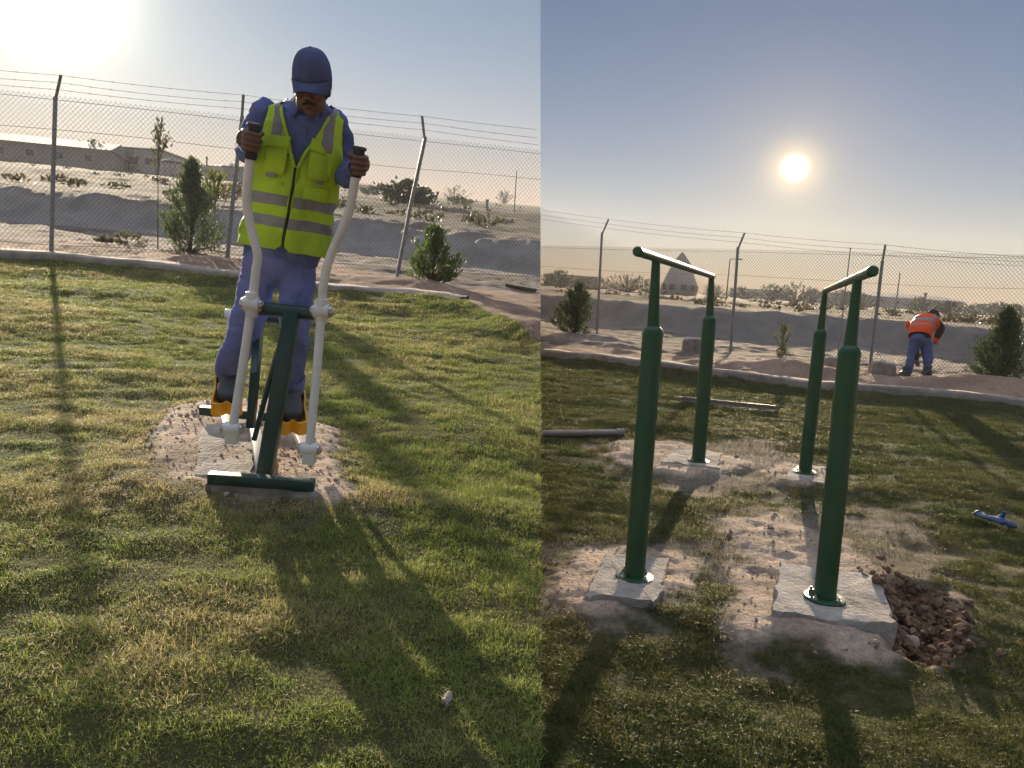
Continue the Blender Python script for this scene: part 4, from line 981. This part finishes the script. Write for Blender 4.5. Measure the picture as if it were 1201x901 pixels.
m = MB(); m.ell(HW+wu*.03-wf*.01, (.085, .105, .10), [wx, wf, wu], 20, 14); m.box(HW+wf*.11+wu*.03, .14, .09, .008, [wx, wf, wu]); m.build('cap', MT['dark'], wk)
b = MB(); trunk(b, 0); limb(b, waL, [.075, .06, .045], Wp); limb(b, waR, [.075, .062, .048], Wp); b.ell(Wp(1092, 377, .34), .085)
me = remesh(b, .014, 3, 'jacket'); mesh_wrinkle(me, .02, 8, (1, 1, .6), 2); me.materials.append(MT['dark']); put('jacket', me, wk)
b = MB(); b.ell(Wp(1079, 399, .05), (.155, .13, .13), [EX, EF, EU], 20, 14); limb(b, wlL, [.090, .082, .066, .060, .058], Wp); limb(b, wlR, [.090, .082, .066, .060, .058], Wp)
me = remesh(b, .014, 4, 'trousers'); mesh_wrinkle(me, .03, 7, (1, 1, .5), 5); me.materials.append(MT['trousd']); put('trousers', me, wk)
for q, f in ((wlL, fL), (wlR, fR)):
    fd = nrm(np.array([.15, 1, 0])); sdv = np.cross(fd, [0, 0, 1.]); u_ = np.array([0, 0, 1.]); m = MB()
    m.tube([f-fd*.09+u_*.05, f-fd*.02+u_*.06, f+fd*.08+u_*.05, f+fd*.17+u_*.035], [.048, .055, .05, .04], 16, sq=(.9, .95), up=u_); m.tube([f-fd*.01+u_*.06, f-fd*.01+u_*.17], [.052, .058], 16); o = m.build('boot', MT['shoe'], wk)
m = MB(); n1 = 40; pts, rd = [Wp(1078.5, 395, .05), Wp(1079.6, 389, .10), Wp(1081, 383, .20), Wp(1086, 378.5, .32), Wp(1090, 377.5, .40)], [.160, .165, .185, .195, .165]
cc = []; rr2 = []
for i in range(len(pts)-1):
    for t in np.linspace(0, 1, 9)[:-1]: cc.append(pts[i]*(1-t)+pts[i+1]*t); rr2.append(rd[i]*(1-t)+rd[i+1]*t)
m.tube(cc, rr2, n1, sq=(.78, 1.02), up=EU, n=2.3, cap=False)
# stripes run round the body, and up the back
m.mi = [1 if (i//n1 in (9, 10, 15, 16, 17)) or (i//n1 > 17 and (i % n1) in (4, 5, n1-6, n1-5)) else 0 for i in range(len(m.f))]
me = m.mesh('vest', [MT['hivor'], MT['refl']]); mesh_wrinkle(me, .025, 6, (1, 1, .6), 6); o = put('vest', me, wk); sm = o.modifiers.new('s', 'SOLIDIFY'); sm.thickness = .006
m = MB(); m.tube([Wp(1069, 380, .30), Wp(1066.5, 385, .34)], [.085, .075], 16, cap=False); o = m.build('vest_shoulder', MT['hivor'], wk); sm = o.modifiers.new('s', 'SOLIDIFY'); sm.thickness = .006
m = MB(); m.ell(Wp(1098, 398, .50), (.05, .045, .06), [EX, EF, EU], 16, 10); m.build('orange_glove', MT['hivor'], wk)
t0_, t1_ = Wp(1082, 414, .40), G('R', 1058, 452, .04); tl = thing('hand_tool', t1_, 'long handled digging tool held in the hand of the stooping worker', 'digging tool')
m = MB(); m.tube([t0_, t1_], [.016, .018], 12); m.build('handle', MT['wood'], tl)
m = MB(); d_ = nrm(t1_-t0_); sd = nrm(np.cross(d_, EF)); m.box(t1_+d_*.05, .15, .20, .012, [sd, d_, np.cross(sd, d_)]); m.tube([t1_-d_*.1, t1_+d_*.02], [.02, .026], 12); m.build('blade', MT['pipe'], tl, bevel=.004)
# ------------------------------------------------------------------ shrubs and trees
def leafmesh(C, D, ln, wd, r, fold=.35):
    n = len(C); D = D/np.linalg.norm(D, axis=1)[:, None]; q = r.normal(0, 1, (n, 3)); S = np.cross(D, q); S /= np.linalg.norm(S, axis=1)[:, None]; Nn = np.cross(S, D)
    ln = ln[:, None]; wd = wd[:, None]
    V = np.stack([C, C+D*ln*.45+S*wd+Nn*wd*fold, C+D*ln, C+D*ln*.45-S*wd+Nn*wd*fold], 1).reshape(-1, 3)
    i = np.arange(n)[:, None]*4; return V, np.concatenate([i+np.array([[0, 1, 2]]), i+np.array([[0, 2, 3]])])
def shrub(s, px, py, depth, Hh, prof, nb, per, ll, label, cat='shrub', name='shrub', cols=((.035, .075, .018), (.10, .16, .035)), group=None, seed=0, upw=.7, spread=.10, clear=.06, trunk_r=.02, root=None, lean=0, lw=.17):
    global cur; cur = s; r = np.random.default_rng(seed+100)
    b0 = GD(s, px, depth) if py is None else G(s, px, py); b0 = b0-np.array([0, 0, .02])
    root = thing(name, b0, label, cat, group); W_ = np.array([[1., 0, 0], [0, 1, 0], [0, 0, 1]]); C, D, T = [], [], MB()
    tops = []
    for i in range(nb):
        z = Hh*(clear+(1-clear)*r.random()**.85); rad = np.interp(z/Hh, [p[0] for p in prof], [p[1] for p in prof])*(r.random()**.45)*(.82+.36*r.random()); an = r.random()*2*math.pi
        tip = np.array([math.cos(an)*rad+lean*z, math.sin(an)*rad*.9, z]); tops.append(tip); z0 = max(0, z-(.35*Hh+rad)*(.4+.5*r.random())); st = np.array([lean*z0, 0, z0])
        mid = st*.5+tip*.5+np.array([0, 0, -.08*rad])
        if i < 90: T.tube([b0+st, b0+mid, b0+tip], [trunk_r*.35*(1-z0/Hh)+.002, trunk_r*.2+.0015, .001+trunk_r*.04], 5)
        m = int(per*(.5+r.random())); u = r.random(m)**.6; c = mid+(tip-mid)*u[:, None]+r.normal(0, 1, (m, 3))*spread*Hh*.33*(.4+.6*u[:, None])
        c[:, 2] = np.maximum(c[:, 2], .01); out = (tip-st)/np.linalg.norm(tip-st)
        C.append(c); D.append(out*.6+np.array([0, 0, upw])+r.normal(0, .55, (m, 3)))
    T.tube([b0, b0+np.array([lean*Hh*.45, 0, Hh*.45]), b0+np.array([lean*Hh*.92, 0, Hh*.92])], [trunk_r, trunk_r*.6, trunk_r*.1], 8)
    T.build('trunk', MT['wood'], root)
    C = np.concatenate(C)+b0; D = np.concatenate(D); kp = ((C-CAM)@seam_n)*(-1 if s == 'L' else 1) > ll*.9; C, D = C[kp], D[kp]; n = len(C); V, F = leafmesh(C, D, ll*(.6+.7*r.random(n)), ll*lw*(.7+.6*r.random(n)), r)
    t = r.random((n, 1))**1.3; c1, c2 = map(np.array, cols); col = (c1*(1-t)+c2*t)*(.75+.5*r.random((n, 1)))
    npmesh('foliage', V, F, MT['leaf'], np.repeat(col, 4, 0), parent=root); return root
cone = [(0, .22), (.08, .36), (.25, .38), (.5, .27), (.75, .15), (1, .03)]
def pr(k, a): return [(z, w*k) for z, w in a]
shrub('L', 225, 307, None, 1.36, pr(1.5, cone), 170, 32, .065, 'tall cone shaped shrub inside the fence, left of the man', seed=1, cols=((.085, .13, .055), (.19, .24, .10)))
shrub('L', 508, 343, None, .80, [(0, .18), (.2, .40), (.45, .42), (.7, .28), (.9, .16), (1, .07)], 90, 34, .075, 'squat leafy shrub on a sand heap right of the man', seed=2, cols=((.06, .11, .03), (.17, .23, .06)))
shrub('R', 674, 403, None, 1.12, [(0, .25), (.15, .52), (.4, .54), (.7, .36), (.9, .2), (1, .08)], 110, 34, .085, 'rounded shrub on the dirt strip beyond the near left bar post', seed=3, cols=((.045, .07, .025), (.10, .13, .045)))
shrub('R', 1170, 463, None, 1.16, pr(1.45, cone), 170, 34, .065, 'dense dark cone shrub on the sandy heap right of the stooping worker', seed=4, cols=((.03, .06, .018), (.085, .12, .03)))
shrub('R', 915, 432, None, .78, [(0, .03), (.3, .10), (.6, .2), (.85, .2), (1, .08)], 26, 16, .07, 'thin leafy sapling between the two green bars', 'sapling', 'sapling', seed=5, cols=((.09, .12, .05), (.2, .22, .10)), clear=.22, trunk_r=.012)
shrub('L', 186, 300, None, 2.02, [(0, .02), (.5, .05), (.8, .16), (1, .06)], 16, 10, .085, 'tall spindly young plant with few leaves, just left of the cone shrub', 'sapling', 'sapling', seed=6, cols=((.10, .11, .05), (.2, .18, .09)), clear=.68, trunk_r=.010, spread=.05)
shrub('L', 252, 304, None, 1.36, [(0, .02), (.5, .05), (.75, .24), (1, .14)], 16, 13, .11, 'leafy yellow green sapling at the fence post left of the man', 'sapling', 'sapling', seed=7, cols=((.13, .17, .04), (.25, .28, .07)), clear=.72, trunk_r=.010, spread=.05)
for i, (px, py, w_, h_, lb) in enumerate(((122, 292, .16, .14, 'small dry tuft on the sand between the fence posts, smaller and farther left'), (150, 293, .30, .22, 'wider dry grey tuft on the sand, nearer the cone shrub'))):
    shrub('L', px, py-1, None, h_, [(0, w_), (.5, w_), (1, w_*.6)], 26, 20, .06, lb, 'tuft', 'dry_tuft', seed=20+i, cols=((.14, .14, .08), (.26, .25, .15)), trunk_r=.004)
# trees far off
DK = ((.03, .045, .022), (.07, .085, .04))
def tree(s, px, depth, Hh, w, label, seed, group='far trees beyond the sandy ground', dens=1.0, shape=None, cols=DK):
    shp = shape or [(0, .2), (.25, .7), (.5, 1), (.75, .85), (.92, .45), (1, .15)]
    return shrub(s, px, None, depth, Hh, pr(w/2, shp), int(60*dens), int(24*dens), .075*max(Hh, 2.5), label, 'tree', 'tree', cols, group, seed, .3, .16, .12, .05*Hh, lw=.42)
def at(s, px, ytop, depth):     # height of something whose top shows at row ytop
    g = GD(s, px, depth); x, y, d = to_px(g); return (y-ytop)*d/FP/(-np.array([0, 0, 1.]) @ RW[:, 1]*-1) if False else (y-ytop)*d/FP
tl = [('L', 478, 213, 42, 2.9, 'bushy round tree beyond the fence, seen right of the machine handle'), ('L', 112, 166, 88, 4.0, 'narrow grey tree in front of the long shed roof'), ('L', 437, 219, 90, 3.0, 'small tree beside the red roofed house'),
      ('L', 540, 232, 85, 3.5, 'low tree beyond the fence, right of the leaning post'), ('L', 152, 178, 92, 3.2, 'low tree at the right end of the long shed'),
      ('R', 657, 317, 75, 4.4, 'bushy tree farthest left in the right plot'), ('R', 690, 326, 85, 5, 'low tree left of the conical tower'), ('R', 735, 320, 70, 7.5, 'wide flat topped tree just left of the conical tower'), ('R', 640, 322, 95, 5, 'tree at the left picture seam behind the first bushy tree'),
      ('R', 766, 328, 90, 5, 'dark tree touching the conical tower on its left'), ('R', 838, 334, 90, 5, 'tree just right of the far bar post of the left bar'), ('R', 906, 334, 70, 4.6, 'bushy crowned tree right of the second fence post'), ('R', 872, 336, 85, 3.5, 'thin tree behind the second fence post'),
      ('R', 932, 332, 80, 4.2, 'tallest tree between the two green bars'), ('R', 950, 338, 82, 4, 'squat tree beside the tallest one, behind the right bar'), ('R', 986, 341, 80, 5, 'tree behind the top of the right bar'), ('R', 1012, 346, 78, 4, 'tree just left of the third fence post'), ('R', 1080, 349, 70, 3.0, 'narrow tree above the stooping worker'),
      ('R', 1113, 354, 60, 2.6, 'small tree at the gable of the long low building'), ('R', 1149, 357, 75, 5, 'tree behind the row of white columns'), ('R', 1172, 355, 78, 4.6, 'tree behind the parked white car'), ('R', 1196, 357, 75, 4, 'tree at the right edge of the picture')]
for i, (s, px, yt, dp, w, lb) in enumerate(tl):
    if s == 'R': dp *= 1.5; w *= 1.7
    else: w *= 1.3
    tree(s, px, dp, at(s, px, yt, dp), w, lb, 40+i, dens=1.2 if dp < 60 else .8)
r_row = np.random.default_rng(77)
ORD = 'first second third fourth fifth sixth seventh eighth ninth tenth eleventh twelfth thirteenth fourteenth fifteenth sixteenth seventeenth eighteenth nineteenth twentieth twenty-first twenty-second twenty-third twenty-fourth'.split(); cnt = {'L': 0, 'R': 0}
for i in range(34):
    s_ = 'R' if i < 24 else 'L'; px = (640+i*24+r_row.uniform(-7, 7)) if s_ == 'R' else (120+(i-24)*52+r_row.uniform(-12, 12)); dp = r_row.uniform(170, 225)
    if s_ == 'L' and 280 < px < 430: continue
    if s_ == 'R': hz = 332.5+(px-634)*.0644
    else: hz = 180+px*.0946
    cnt[s_] += 1; lb = '%s small tree from the left in the hazy skyline row of the %s plot' % (ORD[cnt[s_]-1], 'right' if s_ == 'R' else 'left')
    tree(s_, px, dp, at(s_, px, hz-r_row.uniform(4, 13), dp), r_row.uniform(5, 10), lb, 300+i, 'hazy skyline row of the right plot' if s_ == 'R' else 'hazy skyline row of the left plot', dens=.6)
# scrub on the plain
def scrub(s, n, seed):
    global cur; cur = s; r = np.random.default_rng(seed); C, D, LN = [], [], []
    for i in range(n):
        px = r.uniform(-200, 634) if s == 'L' else r.uniform(634, 1400); dp = np.exp(r.uniform(math.log(19 if s == 'L' else 27), math.log(110)))
        e = TILT[s][1]; g = GD(s, px, dp); b, a = two(s, g); em = float(across(s, EMB[s], np.array([b]), np.array([a]))[0])
        if em < e+3.5 or fbm(b*.12+seed, a*.2, 3) < -.06: continue
        if abs((g-CAM)@seam_n) < 1.2: continue
        R_ = r.uniform(.08, .26)*(1+dp/90); m = 26; c = r.normal(0, 1, (m, 3))*R_*[.6, .6, .25]; c[:, 2] = np.abs(c[:, 2]); C.append(g+c); D.append(r.normal(0, .6, (m, 3))+[0, 0, .8]); LN.append(np.full(m, .28*R_+.06))
    C = np.concatenate(C); V, F = leafmesh(C, np.concatenate(D), np.concatenate(LN)*1.3, np.concatenate(LN)*.35, r); n = len(C)
    t = r.random((n, 1)); col = np.array([.05, .05, .025])*(1-t)+np.array([.13, .11, .06])*t
    tag(npmesh('scrub', V, F, MT['leaf'], np.repeat(col, 4, 0)), kind='stuff')
scrub('L', 300, 5); scrub('R', 340, 6)

# ------------------------------------------------------------------ far buildings
def frame_at(s, x0, x1, dp0, dp1):
    a, b = GD(s, x0, dp0), GD(s, x1, dp1); z = min(a[2], b[2])-.3; X = nrm((b-a)*[1, 1, 0]); Y = np.cross([0, 0, 1.], X); Y = Y if Y.dot(FWD) > 0 else -Y
    return np.array([a[0], a[1], z]), X, Y, np.linalg.norm((b-a)[:2])
def house(s, x0, x1, yt, dp0, label, dp1=None, depth=8, roof='flat', wm='wall', rm='roof', nwin=4, cat='building', name='building', rh=1.0, door=True, ws=1.0):
    global cur; cur = s; dp1 = dp1 or dp0; o, X, Y, Ln = frame_at(s, x0, x1, dp0, dp1); Z = np.array([0, 0, 1.]); xm = (x0+x1)/2
    g = o+X*Ln/2; hx_, hy_, hd_ = to_px(g); Ht = (hy_-yt)*hd_/FP; root = thing(name, o, label, cat)
    hw_ = Ht-(rh if roof != 'flat' else .25); m = MB(); m.box(o+X*Ln/2+Y*depth/2+Z*hw_/2, Ln, depth, hw_, [X, Y, Z]); m.build('wall', MT[wm], root, smooth=False)
    r_ = MB()
    if roof == 'flat': r_.box(o+X*Ln/2+Y*depth/2+Z*(hw_+.125), Ln+.3, depth+.3, .25, [X, Y, Z])
    else:
        e = .35; p = lambda x, y, z: o+X*x+Y*y+Z*z; ins = depth*.5 if roof == 'hip' else 0; ins = min(ins, Ln*.42)
        V = [p(-e, -e, hw_), p(Ln+e, -e, hw_), p(Ln+e, depth+e, hw_), p(-e, depth+e, hw_), p(ins, depth/2, hw_+rh), p(Ln-ins, depth/2, hw_+rh)]
        r_.add(V, [(0, 1, 5, 4), (2, 3, 4, 5), (1, 2, 5), (3, 0, 4), (0, 3, 2, 1)])
    r_.build('roof', MT[rm], root, smooth=False)
    for i in range(nwin):
        x = Ln*(i+.7)/(nwin+.4); wz = max(hw_*.58, .8); f = MB(); k_ = min(1, hw_/2.8); f.box(o+X*x-Y*.03+Z*wz, 1.1*k_, .08, .95*k_, [X, Y, Z]); w = f.build('window', MT['wallw'], root, smooth=False); g2_ = MB(); g2_.box(o+X*x-Y*.08+Z*wz, .9*k_, .04, .75*k_, [X, Y, Z]); g2_.build('pane', MT['glass'], w, smooth=False)
    if door and hw_ > 2.35:
        f = MB(); f.box(o+X*Ln*.12-Y*.04+Z*1.25, 1.0, .08, 2.0, [X, Y, Z]); f.build('door', MT['roof'], root, smooth=False)
    return root
house('L', -60, 128, 152, 80, 'long dark shed with a low sloping roof at the left edge of the photo', 84, 12, 'gable', 'wall', 'roof', 5, rh=1.5)
house('L', 128, 188, 174, 92, 'low pale house just right of the long dark shed', None, 8, 'flat', 'wallw', nwin=3)
house('L', 236, 262, 190, 150, 'tiny pale house between the parasol roof and the machine', None, 8, 'hip', 'wallw', 'roof', 2, rh=.8)
house('L', 398, 447, 213, 225, 'small house with a reddish hipped roof right of the machine handle', None, 9, 'hip', 'wallw', 'roofr', 3, rh=1.1)
house('L', 262, 330, 197, 98, 'low wide house hidden behind the arm of the man', None, 8, 'flat', 'wall', nwin=3)
house('R', 960, 1016, 344, 190, 'low building behind the far post of the right bar', None, 8, 'flat', 'wall', nwin=4)
house('R', 1022, 1128, 346, 165, 'long low building with a sloping sheet roof behind the third fence post', 172, 12, 'gable', 'wall', 'roof', 6, rh=.9)
house('R', 1129, 1151, 363, 190, 'small whitewashed block beside the row of columns', None, 5, 'flat', 'wallw', nwin=1)
house('R', 1150, 1215, 358, 210, 'low house behind the columns at the right edge', None, 7, 'hip', 'wall', 'roof', 3, rh=.8)
house('R', 864, 925, 340, 210, 'low grey building behind the bushy crowned tree', None, 7, 'flat', 'wall', nwin=4)
house('R', 640, 700, 323, 200, 'low block behind the trees at the left of the right plot', None, 7, 'flat', 'wall', nwin=4)
# conical tower
cur = 'R'; o = GD('R', 796, 120); sc3 = to_px(o)[2]/FP; yb = to_px(o)[1]; Z = np.array([0, 0, 1.])
tw = thing('conical_tower', o, 'round tower with a dark pointed cap seen behind the left green bar', 'tower')
hh_ = lambda y: (yb-y)*sc3
m = MB(); m.tube([o-Z*.3, o+Z*hh_(335)], 20.5*sc3, 32); m.build('wall', MT['wall'], tw); m = MB(); m.tube([o+Z*hh_(335.5), o+Z*hh_(311)], [21*sc3, 11*sc3], 32); m.build('roof', MT['wall'], tw)
m = MB(); m.tube([o+Z*hh_(313), o+Z*hh_(309), o+Z*hh_(300), o+Z*hh_(296.5)], [11.5*sc3, 10.6*sc3, 4*sc3, .6*sc3], 32); m.build('cap', MT['roof'], tw)
for k in range(5):
    a = math.radians(200+k*35); d_ = np.array([math.cos(a), math.sin(a), 0]); f = MB(); f.box(o+d_*20.5*sc3+Z*1.2, .8, .2, .9, [np.cross(Z, d_), d_, Z]); f.build('window', MT['glass'], tw, smooth=False)
# parasol roofed shelter, lamp posts, poles
cur = 'L'; o = GD('L', 203, 80); k_ = to_px(o)[2]/FP; yb = to_px(o)[1]; sh = thing('shelter', o, 'open shelter with a wide pointed roof beyond the fence, above the cone shrub', 'shelter')
m = MB(); m.tube([o+Z*(yb-191)*k_, o+Z*(yb-186)*k_], [15*k_, .3*k_], 8); m.build('roof', MT['roof'], sh, smooth=False)
for a in range(4):
    f = MB(); c = o+np.array([math.cos(a*math.pi/2+.7), math.sin(a*math.pi/2+.7), 0])*9*k_; f.tube([c-Z*.2, c+Z*(yb-190)*k_], .08, 8); f.build('post', MT['wallw'], sh)
def pole(s, px, yt, dp, label, cat='pole', r_=.05, arm=0, name='pole'):
    global cur; cur = s; o = GD(s, px, dp); x, y, d = to_px(o); hgt = (y-yt)*d/FP; root = thing(name, o, label, cat)
    m = MB(); m.tube([o-Z*.1, o+Z*hgt], [r_, r_*.6], 8); m.build('shaft', MT['galv'], root)
    m = MB(); X = np.array([1., 0, 0])
    if arm: m.tube([o+Z*hgt*.99, o+Z*hgt+X*arm], .03, 6); m.box(o+Z*hgt+X*(arm+.2), .5, .2, .1, [X, np.cross(Z, X), Z])
    else: m.box(o+Z*hgt, r_*1.8, r_*1.8, r_*1.6)
    m.build('lamp_head' if arm else 'pole_cap', MT['galv'], root)
pole('R', 851, 304, 60, 'slim lamp post on the skyline between the conical tower and second fence post', 'lamp post', .06, .5, 'lamp_post')
pole('R', 1049, 322, 60, 'thin bare pole on the skyline just right of the third fence post', r_=.06)
pole('R', 1082, 345, 70, 'short thick pole behind the long low building', r_=.12)
pole('R', 983, 293, 20, 'thin stake tied with twigs just beyond the wire, above the right bar', r_=.02)
pole('L', 243, 186, 70, 'short pole right of the pointed shelter', r_=.10)
pole('L', 571, 236, 60, 'short dark pole on the skyline right of the leaning fence post', r_=.14)
pole('L', 603, 202, 50, 'thin slanted pole near the right end of the left fence', r_=.04)
# white columns and car
cur = 'R'
for i, px in enumerate((1139.5, 1145, 1151, 1156.5, 1163, 1169)):
    o = GD('R', px, 135+i*1.5); x, y, d = to_px(o); h_ = (y-364)*d/FP; root = thing('column', o, 'white post of the roadside row near the parked car', 'post', 'row of white posts')
    m = MB(); m.tube([o-Z*.1, o+Z*h_], .16, 10); m.build('shaft', MT['white'], root); m = MB(); m.box(o+Z*h_, .5, .5, .15); m.build('capital', MT['white'], root, smooth=False)
o = GD('R', 1183, 150)+Z*.02; car = thing('parked_car', o, 'white car parked beyond the cone shrub at the right edge', 'car'); X = nrm(GD('R', 1190, 153)*[1, 1, 0]-GD('R', 1176, 150)*[1, 1, 0]); Y = np.cross(Z, X)
def cp(x, y, z): return o+X*x+Y*y+Z*z
def car_loft(prof, w0, w1, name, m_, par, grow=0):
    V = []; n = len(prof)
    for y in (-1, 1):
        for (x, z) in prof: V.append(cp(x, y*(w0 if z < .9 else w1), z))
    q = MB(); q.add(V, [tuple(range(n))[::-1], tuple(range(n, 2*n))]+[(i, (i+1) % n, n+(i+1) % n, n+i) for i in range(n)]); return q.build(name, MT[m_], par, smooth=False, bevel=.05)
bd = car_loft([(-2.2, .35), (-2.25, .75), (-1.5, .92), (-.9, 1.0), (-.35, 1.42), (1.3, 1.45), (2.1, 1.0), (2.25, .6), (2.2, .35)], .88, .76, 'body', 'carw', car)
for a, b_ in (((-.72, 1.0), (.25, 1.36)), ((.35, 1.0), (1.35, 1.36))):
    for sg in (-1, 1):
        q = MB(); q.add([cp(a[0], sg*.895, .95), cp(b_[0], sg*.895, .95), cp(b_[0]-.05, sg*.79, b_[1]), cp(a[0]+.38, sg*.79, b_[1])], [(0, 1, 2, 3)]); w = q.build('window', MT['glass'], car, smooth=False); ss = w.modifiers.new('s', 'SOLIDIFY'); ss.thickness = .02
for x in (-1.4, 1.4):
    for y in (-.8, .8):
        q = MB(); q.tube([cp(x, y-.1, .32), cp(x, y+.1, .32)], .33, 20); w = q.build('wheel', MT['black'], car); q = MB(); q.tube([cp(x, y-.11, .32), cp(x, y+.11, .32)], .2, 14); q.build('rim', MT['chrome'], w)
# timber lying beyond the right end of the left plot's strip
cur = 'L'; a_, b_ = G('L', 594, 340, .03), G('L', 628, 345, .03); T_ = nrm(b_-a_); m = MB(); m.box((a_+b_)/2, np.linalg.norm(b_-a_), .09, .05, [T_, nrm(np.cross(NL, T_)), NL]); tag(m.build('plank', MT['wood'], None, bevel=.004), 'short dark plank lying on the sand right of the squat shrub', 'plank')

# ------------------------------------------------------------------ dusty air
HAZE = float(os.environ.get('HAZE', '.00042'))
if HAZE > 0:
    q = MB(); lo, hi = np.array([-420, -12, -4.]), np.array([420, 440, 42.]); q.box((lo+hi)/2, *(hi-lo)); me = q.mesh('haze', [])
    hm = bpy.data.materials.new('dusty_air'); hm.use_nodes = True; hn = hm.node_tree; hn.nodes.remove(hn.nodes['Principled BSDF']); pv = hn.nodes.new('ShaderNodeVolumePrincipled')
    pv.inputs['Color'].default_value = (.82, .86, .95, 1); pv.inputs['Density'].default_value = HAZE; pv.inputs['Anisotropy'].default_value = .2; hn.links.new(pv.outputs[0], hn.nodes['Material Output'].inputs['Volume'])
    me.materials.append(hm); o = bpy.data.objects.new('haze', me); colL.objects.link(o); colR.objects.link(o); tag(o, kind='stuff')
